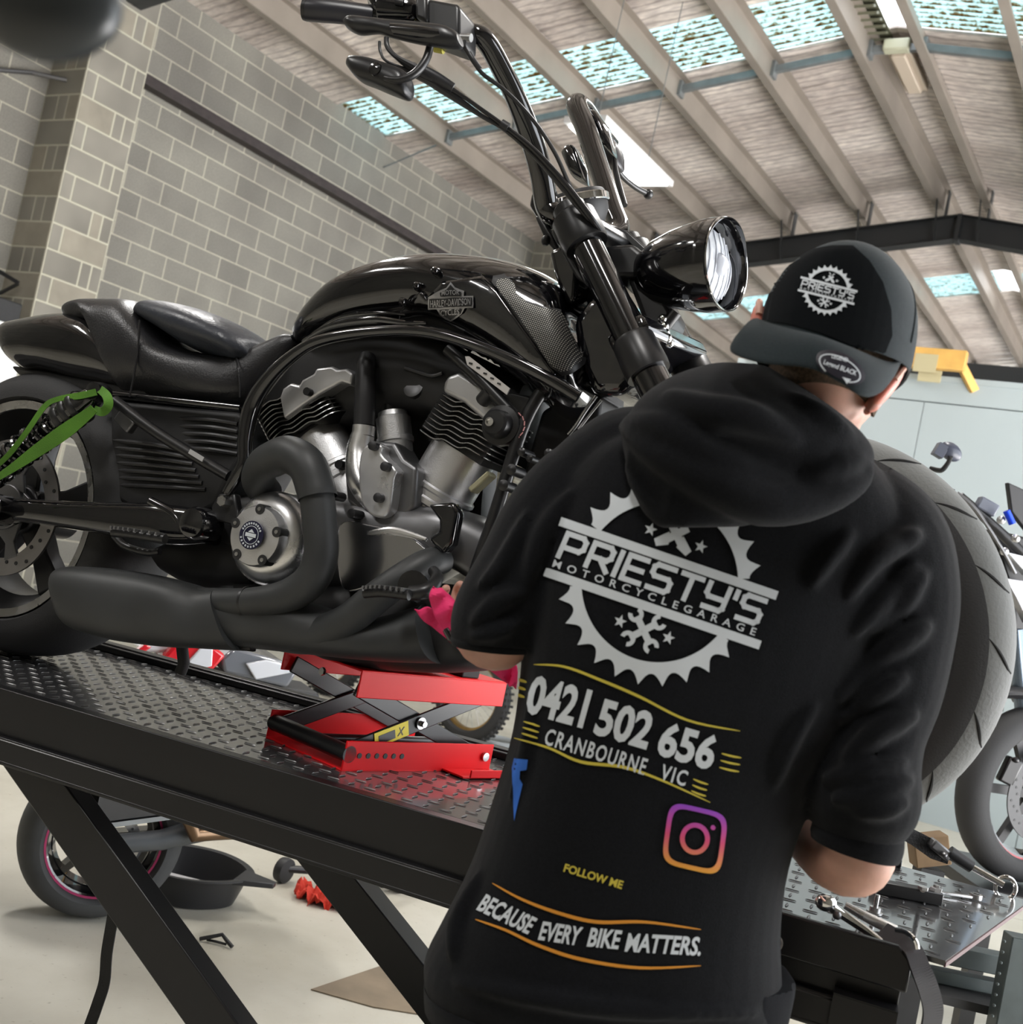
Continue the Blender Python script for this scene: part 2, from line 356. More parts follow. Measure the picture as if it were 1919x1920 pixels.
def skymat():
    m = bpy.data.materials.new('fibreglass_sheet'); m.use_nodes = True; nt = m.node_tree; N = nt.nodes.new; L = nt.links.new
    out = nt.nodes['Material Output']; nt.nodes.remove(nt.nodes['Principled BSDF'])
    tc = N('ShaderNodeTexCoord'); n = N('ShaderNodeTexNoise'); n.inputs['Scale'].default_value = 13; n.inputs['Detail'].default_value = 7; n.inputs['Roughness'].default_value = .7; L(tc.outputs['Object'], n.inputs[0])
    wv = N('ShaderNodeTexWave'); wv.bands_direction = 'Y'; wv.inputs['Scale'].default_value = 4.13; wv.inputs['Distortion'].default_value = .6; L(tc.outputs['Object'], wv.inputs[0])
    ad = N('ShaderNodeMath'); ad.operation = 'MULTIPLY_ADD'; ad.inputs[1].default_value = .2; L(wv.outputs['Fac'], ad.inputs[0]); L(n.outputs['Fac'], ad.inputs[2])
    rp = N('ShaderNodeValToRGB'); e = rp.color_ramp.elements; e[0].position = .4; e[0].color = (.16, .09, .03, 1); e[1].position = .6; e[1].color = (.56, .72, .74, 1)
    x = e.new(.5); x.color = (.26, .24, .15, 1)
    L(ad.outputs[0], rp.inputs[0])
    t = N('ShaderNodeBsdfTranslucent'); d = N('ShaderNodeBsdfDiffuse'); L(rp.outputs[0], t.inputs[0]); L(rp.outputs[0], d.inputs[0])
    mx = N('ShaderNodeMixShader'); mx.inputs[0].default_value = .2; L(t.outputs[0], mx.inputs[1]); L(d.outputs[0], mx.inputs[2]); L(mx.outputs[0], out.inputs[0])
    return m
SKYM = skymat(); n = 0
for (a, b) in (SKY1, SKY2):
    for (x0, x1) in ((WX, RIDGE-.15), (RIDGE+.15, RR_)):
        n += 1; struct('window_%d' % n, slope(x0, x1, a-.03, b+.03, .003, .03, 44, .012), SKYM, M=ROOM)
# purlins, Z sections
PUR = mat('galvanised_purlin', (.33, .29, .25), .5, .35, noise=.12, nscale=2)
GALV = mat('dull_galvanised', (.2, .215, .22), .5, .4, noise=.15)
def purlin(n, X, side=1):
    z = roofz(X)-.012; g = G(); L0, L1 = -5, 22
    s_ = 1 if side > 0 else -1
    g.box((X, 8.5, z-.1), (.006, 27, .2)); g.box((X-s_*.038, 8.5, z-.2), (.076, 27, .006)); g.box((X+s_*.038, 8.5, z-.003), (.076, 27, .006)); g.box((X-s_*.075, 8.5, z-.19), (.005, 27, .02))
    struct('trim_%d' % n, g, PUR, M=ROOM, smooth=False)
PX = (-7.42, -6.62, -5.73, -4.87, -4.0, -3.17)
for i, X in enumerate(PX): purlin(2+i, X)
for i, X in enumerate((-2.72, -1.95, -1.1, -.25, .6, 1.5)): purlin(8+i, X, -1)
# bridging between purlins beyond the skylight
g = G(); xs = PX+(-2.72, -1.95, -1.1)
for a, b in zip(xs, xs[1:]):
    g.bar((a, 9.3, roofz(a)-.11), (b, 9.3, roofz(b)-.11), .05, .06); g.box((a+.02, 9.3, roofz(a)-.11), (.03, .1, .14))
g.bar((WX, 9.3, roofz(WX)-.3), (PX[0], 9.3, roofz(PX[0])-.14), .012, .012)
g.bar((-2.6, 16.9, roofz(-2.6)-.11), (-1.0, 16.9, roofz(-1.0)-.11), .05, .06)
struct('trim_14', g, GALV, M=ROOM, smooth=False)
# portal rafters: I sections
RAFT = mat('charcoal_steel', (.028, .03, .032), .5, .1)
def rafter(n, Y, apex=True):
    g = G(); z0, z1 = H+3.63, H+4.36; h = .27
    def seg(a, b):
        xa, xb = a[0], b[0]
        for dz, w_, t in ((0, .15, .012), (h, .15, .012)):
            g.ring_faces([[Vector((x, Y+sy*w_/2, z+dz+tz)) for sy, tz in ((-1, 0), (1, 0), (1, t), (-1, t))] for x, z in (a, b)])
        g.ring_faces([[Vector((x, Y+sy*.005, z+tz)) for sy, tz in ((-1, 0), (1, 0), (1, h), (-1, h))] for x, z in (a, b)])
    xr = RIDGE; sl = (z1-z0)/(xr+7.75)
    seg((-7.75, z0-.05), (xr, z1)); seg((xr, z1), (2.2, z1-sl*(2.2-xr)))
    g.box((xr, Y, z1+.13), (.05, .16, .3))
    for X in PX+(-2.72, -1.95): g.box((X+.05, Y-.0, roofz(X)-.16), (.012, .1, .3)); g.bar((X, Y-.3, roofz(X)-.2), (X, Y-.07, roofz(X)-.6), .05, .006, (1, 0, 0))
    struct('trim_%d' % n, g, RAFT, M=ROOM, smooth=False)
rafter(15, 12.75); rafter(16, 5.56); rafter(17, 20)
# ridge vent: louvred slot and a batten lamp housing
g = G()
for k in range(22): g.box((RIDGE-.14, 7.0+k*.11, roofz(RIDGE)-.05), (.16, .06, .02), Rx(25))
g.box((RIDGE-.14, 8.2, roofz(RIDGE)-.02), (.18, 2.6, .01)); struct('trim_18', g, mat('olive_louvre', (.13, .13, .085), .6), M=ROOM)
# ---- partition wall, white sheeted
PYW = 9.0; a = RY(1690, 698, PYW); b_ = RY(1690, 748, PYW)
WPAN = mat('white_board', (.34, .39, .40), .6, noise=.03, nscale=1.2)
g = G(); zt, zm = a.z, b_.z
g.box((-.65, PYW+.05, (zt+zm)/2), (6.0, .1, zt-zm-.006))
xj = RY(1725, 800, PYW).x
for k in range(-2, 5):
    x0 = xj+k*1.2; x1 = x0+1.2
    if x1 > -3.7 and x0 < 2.3: g.box(((x0+x1)/2, PYW+.05, (zm-.006)/2), (x1-x0-.005, .1, zm-.006))
g.box((-.65, PYW+.02, zt-.025), (6.0, .06, .045))
struct('wall_partition', g, WPAN, M=ROOM, bevel=.001, seg=1)
# timber beam on the partition
t = RY(1816, 660, PYW-.1); bt = RY(1811, 697, PYW-.1)
pine = mat('pine', (.62, .36, .09), .55, noise=.18, nscale=6)
tb = thing('timber_beam', 'yellow pine beam with tape lying along the top of the white partition', 'beam', ROOM @ Matrix.Translation((t.x-.9, PYW+.0, bt.z)))
obj('beam', G().box((0, -.1, (t.z-bt.z)/2), (1.8, .09, t.z-bt.z)), pine, tb, bevel=.004)
obj('strut', G().bar((.86, -.08, .06), (.98, .0, -.12), .05, .06), pine, tb, bevel=.003)
obj('tape', G().box((.62, -.147, .03), (.17, .004, .14)).box((.66, -.11, -.06), (.17, .01, .09)), mat('beige_tape', (.42, .37, .22), .4), tb)
# dark beam behind partition
struct('trim_19', G().box((-.6, 10.6, H+2.42), (4.6, .1, .16)), RAFT, M=ROOM)
# ---- floor
def floormat():
    m = mat('concrete_floor', (.4, .39, .34), .55); nt = m.node_tree; b = nt.nodes['Principled BSDF']; N = nt.nodes.new; L = nt.links.new
    tc = N('ShaderNodeTexCoord'); n = N('ShaderNodeTexNoise'); n.inputs['Scale'].default_value = .8; n.inputs['Detail'].default_value = 9; n.inputs['Roughness'].default_value = .6; L(tc.outputs['Object'], n.inputs[0])
    rp = N('ShaderNodeValToRGB'); e = rp.color_ramp.elements; e[0].position = .3; e[0].color = (.37, .34, .27, 1); e[1].position = .66; e[1].color = (.6, .58, .51, 1); L(n.outputs['Fac'], rp.inputs[0])
    v = N('ShaderNodeTexVoronoi'); v.feature = 'DISTANCE_TO_EDGE'; v.inputs['Scale'].default_value = .33; mp = N('ShaderNodeMapping'); n4 = N('ShaderNodeTexNoise'); n4.inputs['Scale'].default_value = 2.5
    ma = N('ShaderNodeMix'); ma.data_type = 'RGBA'; ma.inputs[0].default_value = .25; L(tc.outputs['Object'], n4.inputs[0]); L(tc.outputs['Object'], ma.inputs[6]); L(n4.outputs['Color'], ma.inputs[7]); L(ma.outputs[2], v.inputs[0])
    r2 = N('ShaderNodeValToRGB'); r2.color_ramp.elements[0].color = (.55, .5, .42, 1); r2.color_ramp.elements[1].position = .0035; L(v.outputs[0], r2.inputs[0])
    mx = N('ShaderNodeMix'); mx.data_type = 'RGBA'; mx.blend_type = 'MULTIPLY'; mx.inputs[0].default_value = 1; L(rp.outputs[0], mx.inputs[6]); L(r2.outputs[0], mx.inputs[7])
    n5 = N('ShaderNodeTexNoise'); n5.inputs['Scale'].default_value = 55; n5.inputs['Detail'].default_value = 3; L(tc.outputs['Object'], n5.inputs[0])
    r5 = N('ShaderNodeValToRGB'); r5.color_ramp.elements[0].position = .24; r5.color_ramp.elements[0].color = (.55, .52, .48, 1); r5.color_ramp.elements[1].position = .34; L(n5.outputs['Fac'], r5.inputs[0])
    m3 = N('ShaderNodeMix'); m3.data_type = 'RGBA'; m3.blend_type = 'MULTIPLY'; m3.inputs[0].default_value = .7; L(mx.outputs[2], m3.inputs[6]); L(r5.outputs[0], m3.inputs[7]); L(m3.outputs[2], b.inputs['Base Color'])
    b.inputs['Roughness'].default_value = .5
    return m
struct('floor', G().box((RIDGE, 8.5, -.05), (10.7, 27.2, .1)), floormat(), M=ROOM, smooth=False)
# ================================================================ LAMPS
LAMPW = mat('lit_diffuser', (.9, .9, .9), .5, emit=((1, .99, .97), 14))
HOUS = mat('white_housing', (.7, .7, .7), .4)
def troffer(loc, label, wires=True):
    t = thing('ceiling_light', label, 'light', ROOM @ Matrix.Translation(loc), 'hanging ceiling lights')
    obj('housing', G().box((0, 0, .05), (.36, 1.26, .05)).box((0, 0, .09), (.16, 1.1, .05)), HOUS, t, bevel=.004)
    obj('diffuser', G().box((0, 0, .018), (.31, 1.14, .012)), LAMPW, t)
    if wires:
        for y in (-.45, .45): obj('hanging_wire', G().tube([(0, y, .11), (.02, y, roofz(loc[0])-loc[2]-.02)], .004, 6), GALV, t)
    return t
troffer((-4.4, 7.66, 4.49), 'lit white panel light hanging under the roof behind the handlebar')
bt_ = thing('batten_lamp', 'unlit pale batten lamp under the ridge above the bridging', 'light', ROOM @ Matrix.Translation((-2.93, 9.7, roofz(-2.93)-.12)))
obj('lamp_body', G().box((0, 0, 0), (.2, .75, .07)).box((0, 0, -.05), (.12, .7, .04)), mat('cream_lamp', (.5, .42, .33), .5), bt_, bevel=.01)
obj('lamp_end', G().box((0, -.42, -.01), (.22, .1, .1)), mat('yellowed_plastic', (.45, .45, .33), .4), bt_, bevel=.015)
# ================================================================ LIFT TABLE
LB = mat('lift_black', (.008, .008, .009), .32, noise=.2, nscale=5, spec=.4)
def platemat():
    m = mat('chequer_plate', (.035, .036, .038), .3, .85); nt = m.node_tree; b = nt.nodes['Principled BSDF']; N = nt.nodes.new; L = nt.links.new
    tc = N('ShaderNodeTexCoord'); n = N('ShaderNodeTexNoise'); n.inputs['Scale'].default_value = 3; n.inputs['Detail'].default_value = 8; L(tc.outputs['Object'], n.inputs[0])
    rp = N('ShaderNodeMapRange'); rp.inputs[1].default_value = .3; rp.inputs[2].default_value = .7; rp.inputs[3].default_value = .1; rp.inputs[4].default_value = .26; L(n.outputs['Fac'], rp.inputs[0]); L(rp.outputs[0], b.inputs['Roughness'])
    b.inputs['Base Color'].default_value = (.05, .05, .052, 1); b.inputs['Metallic'].default_value = .15; b.inputs['Specular IOR Level'].default_value = .9; b.inputs['Coat Weight'].default_value = .75; b.inputs['Coat Roughness'].default_value = .07
    return m
PLATE = platemat()
lt = thing('motorcycle_lift', 'black scissor lift table with chequer plate deck carrying the black motorcycle', 'lift table', LIFT @ Matrix.Translation((.6, 0, -DECK)))
def Lm(u, v, w_): return Vector((u-.6, v, w_+DECK))      # bike frame -> lift local
U0, U1 = -1.25, 1.705
_e = hit(LIFT, 2, 0, 1746, 1821); _f = hit(LIFT, 2, 0, 1925, 1694); _s = (_f.x-_e.x)/(_f.y-_e.y)
def deck_end(v): return _e.x+(v-_e.y)*_s
obj('deck', G().prism([Lm(U0, -.32, 0), Lm(deck_end(-.32), -.32, 0), Lm(deck_end(.32), .32, 0), Lm(U0, .32, 0)], (0, 0, -.008), (0, 0, 0)), PLATE, lt)
# raised tread lugs
g = G(); k = 0
u = -.6
while u < deck_end(.3):
    v = -.3; jj = 0
    while v < .31:
        a = 4 if (k+jj) % 2 else 86
        if u > deck_end(v)-.02: v += .036; jj += 1; continue
        c = Lm(u, v, .0008); L_, w_ = .0125, .0022; R = Rz(a); 
        pts = [(-L_, 0), (-L_*.5, -w_), (L_*.5, -w_), (L_, 0), (L_*.5, w_), (-L_*.5, w_)]
        g.ring_faces([[c+R @ Vector((x, y, 0)) for x, y in pts], [c+R @ Vector((x*.75, y*.4, .0016)) for x, y in pts]])
        v += .036; jj += 1
    u += .036; k += 1
obj('tread_lugs', g, mat('worn_lugs', (.12, .12, .12), .35, .7), lt, smooth=False)
tag(bpy.data.objects['tread_lugs'], kind='stuff')
# side rails : near one a folded channel with a slot line, far one a square tube
g = G()
ru1 = U1
g.box(Lm((U0+ru1)/2, -.335, -.05), (ru1-U0, .03, .1)); g.box(Lm((U0+ru1)/2, -.34, -.11), (ru1-U0, .05, .05))
g.box(Lm((U0+ru1)/2, -.36, -.09), (ru1-U0, .012, .004)); g.box(Lm((U0+ru1)/2, -.36, -.13), (ru1-U0, .012, .006))
obj('side_rail', g, LB, lt, bevel=.002)
g = G(); g.box(Lm((U0+ru1)/2, .335, -.02), (ru1-U0, .04, .08)); g.box(Lm((U0+ru1)/2, .305, .008), (ru1-U0, .02, .016))
obj('side_rail', g, LB, lt, bevel=.003)
# end bracket with hole on near rail, right end
g = G()
ou = [(1.1, -.05), (1.1, .012), (1.69, .012), (1.712, -.006), (1.712, -.05)]
g.prism([Lm(a, 0, b) for a, b in ou], (0, -.366, 0), (0, -.352, 0))
obj('end_plate', g, LB, lt, bevel=.003)
obj('bolt_hole', G().lathe([(.013, 0), (.013, .004), (.011, .004), (.011, .0)], Lm(1.52, -.3665, -.034), (0, -1, 0), 24), mat('bright_bore', (.45, .43, .42), .4, .6), lt)
g = G(); g.box(Lm(1.66, -.36, -.075), (.09, .05, .004)).box(Lm(1.66, -.36, -.155), (.09, .05, .004)).box(Lm(1.66, -.384, -.115), (.09, .004, .08)).box(Lm(1.66, -.336, -.115), (.09, .004, .08))
obj('rail_socket', g, LB, lt)
obj('deck_edge', G().bar(Lm(deck_end(-.32), -.32, -.006), Lm(deck_end(.32), .32, -.004), .003, .007), mat('red_edge', (.06, .004, .008), .5), lt)
# cross members and centre frame under deck
g = G()
for uu in (-.9, -.2, .5, 1.2, 1.6): g.box(Lm(uu, 0, -.05), (.05, .64, .06))
obj('cross_member', g, LB, lt)
# scissor legs (two crossing pairs)
def sleg(a, b, v, w1=.05, w2=.085):
    obj('scissor_leg', G().bar(Lm(a[0], v, a[1]), Lm(b[0], v, b[1]), w1, w2), LB, lt, bevel=.003)
fl = -DECK
pA, pB = Lf(40, 1420, -.29), Lf(400, 1910, -.29)
dA = (pB-pA); k_ = (fl+.1-pA.z)/dA.z
bot = pA+dA*k_
sleg((pA.x-.03, pA.z+.04), (bot.x, fl+.1), -.29); sleg((pA.x+.075, pA.z+.04), (bot.x+.105, fl+.1), .29, .07)
c1 = Lf(165, 1506, -.24); c2 = Vector((c1.x+.1, .26, c1.z))
tie = obj('tie_bar', G().bar(Lm(*c1), Lm(*c2), .05, .07), LB, lt, bevel=.003)
obj('tie_flange', G().bar(Lm(c1.x, c1.y, c1.z-.04), Lm(c2.x, c2.y, c2.z-.04), .056, .01), GALV, tie)  # paler than the bar: light off the floor put into its colour
obj('foot_frame', G().box(Lm(1.15, -.29, fl+.05), (1.5, .06, .1)), LB, lt, bevel=.003); obj('foot_frame', G().box(Lm(1.15, .29, fl+.05), (1.5, .06, .1)), LB, lt, bevel=.003); obj('foot_frame', G().box(Lm(1.9, 0, fl+.05), (.06, .6, .1)), LB, lt, bevel=.003)
# ================================================================ MOTORCYCLE ON THE LIFT
bike = thing('motorcycle', 'black cruiser motorcycle with tall bars and bullet headlight standing on the lift table', 'motorcycle', BIKE)
def bp(name, g, m, par=None, **k): return obj(name, g, m, par or bike, **k)
def sgp(x, e): return math.copysign(abs(x)**e, x)
def loft(st, e=2.4, n=28, sub=5, vmid=0., cap=True, taper=0.):
    """st: (top px, top py, bottom px, bottom py, half width[, v centre]) stations of a body seen from its side"""
    S_ = []
    for s in st:
        vc = s[5] if len(s) > 5 else vmid
        a = B(s[0], s[1], vc-s[4]*.25); b = B(s[2], s[3], vc-s[4]*.8); a.y = b.y = vc
        S_.append(list(a)+list(b)+[s[4]])
    A = cr([Vector(x[:3]) for x in S_], sub); Bq = cr([Vector(x[3:6]) for x in S_], sub); Wd = cr([Vector((x[6], 0, 0)) for x in S_], sub)
    rings = []
    for a, b, w_ in zip(A, Bq, Wd):
        c = (a+b)/2; h_ = (a-b)/2
        rings.append([c+h_*sgp(math.cos(t), 2/e)+Vector((0, w_.x*sgp(math.sin(t), 2/e)*(1-taper*max(0, math.cos(t))), 0)) for t in (2*math.pi*k/n for k in range(n))])
    return G().ring_faces(rings, cap=cap)
def ptube(px, v, r, n=16, sub=6, g=None, **k):
    """px: picture points of a bent pipe, v one value or one per point, r in px"""
    m = len(px); v = v if hasattr(v, '__len__') else [v]*m; r = r if hasattr(r, '__len__') else [r]*m
    pts = [Vector((*B(x, y, q), rpx(x, y, q, rr))) for (x, y), q, rr in zip(px, v, r)]
    c = cr(pts, sub) if m > 2 else pts
    return (g or G()).tube([p[:3] for p in c], [p[3] for p in c], n, **k)
def panel(px, v0, v1, bev=.004, name='panel', m=None, par=None, smoothpx=False, seg=3):
    q = cr([Vector((x, y, 0)) for x, y in px], 5, True) if smoothpx else [Vector((x, y, 0)) for x, y in px]
    pts = [B(p.x, p.y, v0) for p in q]
    return bp(name, G().prism(pts, (0, 0, 0), (0, v1-v0, 0)), m, par, bevel=bev, seg=seg)
LEATHER = mat('black_leather', (.016, .016, .018), .36, rnoise=.1, nscale=9, bump=.35, bscale=260)
LEATHER2 = mat('worn_leather', (.03, .034, .045), .4, rnoise=.14, nscale=12, bump=.5, bscale=120)
HEADER = mat('matt_black_exhaust', (.028, .03, .031), .5, noise=.25, nscale=7)
GLOSS = BLK_GLOSS
# ---- rear wheel
ax = B(12, 962, -.12); ax.y = 0; ax.z = .3265
rw = bp('rear_wheel', G().lathe([(.228, -.1), (.232, -.112), (.24, -.112), (.24, -.095), (.2, -.06), (.2, .06), (.24, .095), (.24, .112), (.228, .1), (.19, .05), (.19, -.05), (.228, -.1)], ax, (0, 1, 0), 64), mat('dark_rim', (.02, .02, .02), .35, .5))
def tyreprof(ri, ro, hw, n=9, sq=2.3):
    out = [(ri, -hw*.78), (ri+.006, -hw*.9)]
    for k in range(-n, n+1):
        t = k/n*math.pi*.5; out.append((ri+.012+(ro-ri-.012)*abs(math.cos(t))**(2/sq), hw*sgp(math.sin(t), 2/sq)))
    out += [(ri+.006, hw*.9), (ri, hw*.78), out[0]]
    return out
bp('tyre', G().lathe(tyreprof(.236, .325, .122), ax, (0, 1, 0), 72), RUBBER, rw)
bp('rim_edge', G().lathe([(.222, -.113), (.24, -.116), (.24, -.11), (.222, -.107), (.222, -.113)], ax, (0, 1, 0), 64), STEEL, rw)
g = G()
for k in range(5):
    a = k*72*D2R+.35; d = Vector((math.cos(a), 0, math.sin(a))); p = Vector((-d.z, 0, d.x))
    g.ring_faces([[ax+d*r_+p*s*w_+Vector((0, y, 0)) for s, y in ((-1, -.075), (1, -.075), (1, -.03), (-1, -.03))] for r_, w_ in ((.04, .03), (.12, .022), (.2, .034))])
g.lathe([(.055, -.09), (.055, .05)], ax, (0, 1, 0), 32)
bp('spokes', g, mat('dark_cast', (.05, .05, .052), .35, .7), rw, bevel=.006)
bp('brake_disc', G().lathe([(.112, -.118), (.151, -.118), (.151, -.124), (.112, -.124), (.112, -.118)], ax, (0, 1, 0), 64), mat('brake_disc_steel', (.3, .29, .29), .38, .9), rw)
g = G()
for k in range(5):
    a = k*72*D2R+.1; d = Vector((math.cos(a), 0, math.sin(a))); p = Vector((-d.z, 0, d.x))
    g.ring_faces([[ax+d*r_+p*s*w_+Vector((0, y, 0)) for s, y in ((-1, -.125), (1, -.125), (1, -.117), (-1, -.117))] for r_, w_ in ((.045, .035), (.08, .012), (.116, .02))])
g.lathe([(.05, -.13), (.05, -.115)], ax, (0, 1, 0), 32)
bp('disc_carrier', g, GUN, rw, bevel=.002)
g = G()
for k in range(30):
    a = k*12*D2R; r_ = .131+.009*((k % 3)-1); g.lathe([(.0042, 0), (.0042, .003)], ax+Vector((math.cos(a)*r_, -.1255, math.sin(a)*r_)), (0, 1, 0), 10)
bp('disc_holes', g, BLK_MATTE, rw)
# ---- rear mudguard
bp('rear_mudguard', loft([(20, 640, 22, 668, .05), (32, 611, 30, 692, .11), (70, 600, 70, 697, .125), (140, 590, 130, 714, .13), (200, 600, 205, 728, .13), (250, 640, 250, 742, .12), (300, 680, 300, 748, .1)], 2.6, 32), GLOSS)
bp('under_tail', loft([(45, 690, 50, 712, .06), (110, 700, 130, 740, .09), (200, 715, 200, 750, .09), (300, 730, 300, 765, .09)], 3), BLK_MATTE)
bp('tail_badge', G().box(B(127, 613, -.09), (.018, .004, .006)), STEEL)
# ---- seat
seat = bp('seat', loft([(128, 598, 132, 602, .02), (145, 578, 152, 612, .09), (180, 567, 186, 622, .115), (220, 562, 214, 735, .13), (262, 566, 250, 742, .135), (292, 590, 285, 748, .135),
    (330, 640, 325, 752, .135), (380, 662, 375, 757, .13), (430, 668, 425, 760, .12), (470, 662, 465, 748, .1), (510, 645, 500, 705, .08), (545, 630, 535, 668, .065), (560, 632, 556, 645, .05)], 2.7, 32, 5), LEATHER)
bp('back_pad', loft([(272, 582, 276, 604, .075), (290, 567, 292, 617, .1), (330, 568, 330, 643, .112), (390, 584, 388, 664, .118), (440, 607, 432, 672, .11), (478, 636, 462, 668, .075), (488, 655, 478, 668, .03)], 2.2, 28, 5, vmid=-.03), LEATHER2, seat)
g = G()
g.tube([B(x, y, -.136) for x, y in cr([Vector(p) for p in ((283, 578, 0), (268, 600, 0), (262, 640, 0), (258, 690, 0), (240, 742, 0))], 6) for x, y in [(x.x, x.y)]] if False else [B(p.x, p.y, -.137) for p in cr([Vector(q) for q in ((262, 600, 0), (259, 650, 0), (252, 700, 0), (243, 744, 0))], 6)], .0022, 6)
g.tube([B(p.x, p.y, v) for p, v in zip([Vector(q) for q in ((443, 667, 0), (447, 690, 0), (450, 720, 0), (450, 745, 0))], (-.09, -.12, -.122, -.118))], .0022, 6)
bp('seam', g, LEATHER, seat)
# ---- frame tubes
fr = bp('frame', ptube([(205, 738), (330, 752), (452, 765)], -.12, 7), GLOSS)
g = ptube([(1085, 745), (1010, 700), (900, 650), (800, 622), (700, 622), (610, 636), (560, 660), (510, 705), (474, 760), (460, 820), (458, 865), (440, 900), (425, 925)], [-.13, -.15, -.165, -.17, -.17, -.165, -.16, -.155, -.15, -.15, -.15, -.15, -.15], [13, 13, 12, 12, 11, 11, 12, 15, 17, 15, 13, 12, 10])
bp('perimeter_rail', g, GLOSS, fr)
g = ptube([(1040, 700), (985, 790), (930, 960), (880, 1110), (860, 1200)], [-.11, -.12, -.13, -.13, -.12], 13)
ptube([(1075, 720), (1050, 800), (985, 960), (915, 1130)], .1, 14, g=g)
bp('down_tube', g, BLK_SATIN, fr)
bp('shock_strut_tube', ptube([(215, 752), (300, 815), (430, 893)], [-.15, -.15, -.14], 11), BLK_SATIN, fr)
bp('strut_label', G().prism(PB([(358, 842), (384, 858), (380, 866), (354, 850)], -.164), (0, -.002, 0), (0, 0, 0)), mat('silver_label', (.4, .4, .4), .5), fr)
bp('strut_bracket', G().box(B(238, 790, -.15), (.05, .02, .03), Ry(30)), GUN, fr, bevel=.004)
bp('foot_bracket', G().prism(PB([(395, 950), (410, 925), (440, 925), (445, 960), (440, 985), (400, 975)], -.15), (0, 0, 0), (0, .02, 0)), BLK_SATIN, fr, bevel=.004)
bp('bracket_bolt', G().lathe([(.011, -.01), (.011, .01)], B(421, 940, -.16), (0, 1, 0), 6), STEEL, fr)
# ---- side cover with ribs
sc_ = panel([(205, 750), (450, 772), (452, 860), (425, 905), (405, 950), (370, 968), (250, 960), (205, 930)], -.1, .1, .012, 'side_cover', BLK_MATTE)
g = G()
for k in range(5): ptube([(335+k*4, 785+k*14), (395, 787+k*14), (446, 795+k*14)], [-.095, -.108, -.1], 4.5, 8, g=g)
for k in range(7): ptube([(215+k*2, 826+k*14), (290, 834+k*13), (350+k*6, 846+k*12)], [-.095, -.108, -.1], 4.5, 8, g=g)
bp('cover_ribs', g, BLK_PLAST, sc_)
# ---- swing arm
sw = bp('swing_arm', loft([(-25, 938, -20, 980, .035, -.15), (30, 934, 30, 978, .034, -.15), (140, 940, 140, 994, .032, -.15), (250, 942, 250, 1012, .032, -.145), (300, 944, 320, 1022, .035, -.14), (385, 955, 380, 1020, .035, -.13)], 3.2, 24), GLOSS)
bp('swing_arm', loft([(-25, 938, -20, 980, .03, .15), (140, 940, 140, 994, .03, .15), (385, 955, 380, 1020, .035, .14)], 3.2, 20), GLOSS)
bp('axle_clamp', G().lathe([(.03, -.05), (.034, -.045), (.034, .0)], B(12, 958, -.17), (0, 1, 0), 24), GLOSS, sw)
bp('pivot_cap', G().lathe([(.012, -.045), (.028, -.04), (.033, -.03), (.033, .02)], B(383, 984, -.15), (0, 1, 0), 28), GLOSS, sw)
bp('swing_arm_rib', ptube([(283, 940), (330, 968), (345, 1000)], -.16, [9, 11, 10]), GLOSS, sw)
# ---- shock absorbers
for sv in (-.2, .2):
    top, bot = B(180, 742, sv) if sv < 0 else None, None
    if sv < 0: ptop, pbot = B(178, 742, sv), B(-38, 905, sv)
    q0, q1 = Vector((ptop.x, sv, ptop.z)), Vector((pbot.x, sv, pbot.z)); d = (q1-q0); L_ = d.length; dn = d.normalized(); Rq = dn.to_track_quat('Z', 'X').to_matrix()
    sh = bp('shock_absorber', G().lathe([(.014, -.01), (.02, 0), (.024, .01), (.024, .02), (.031, .03), (.034, .05), (.034, .1), (.03, .105), (.018, .11), (.018, L_)], q0, d, 28), GLOSS)
    nt_ = 8; pts = [q0+dn*(.1+(L_-.12)*t/(nt_*16))+Rq @ Vector((math.cos(t/16*2*math.pi)*.031, math.sin(t/16*2*math.pi)*.031, 0)) for t in range(nt_*16+1)]
    bp('coil_spring', G().tube(pts, .0055, 8), GLOSS, sh)
    g = G()
    for k in range(3): g.lathe([(.034, .036+k*.022), (.0362, .04+k*.022), (.0362, .048+k*.022), (.034, .052+k*.022)], q0, d, 28)
    bp('adjuster_rings', g, BLK_SATIN, sh)
    bp('mount_eye', G().lathe([(.008, -.02), (.019, -.018), (.022, 0), (.019, .018), (.008, .02)], q0-dn*.012, (0, 1, 0), 22), GLOSS, sh)
# ---- tank cover
tank = bp('tank_cover', loft([(556, 634, 557, 648, .03), (572, 612, 572, 646, .08), (605, 574, 596, 634, .115), (660, 529, 650, 620, .145), (740, 498, 728, 612, .162), (830, 485, 800, 612, .17), (920, 487, 885, 655, .172), (985, 499, 955, 706, .168), (1035, 520, 1022, 765, .16), (1062, 545, 1072, 748, .15), (1075, 585, 1098, 695, .12), (1078, 620, 1100, 665, .08)], 2.5, 40, 6), GLOSS)
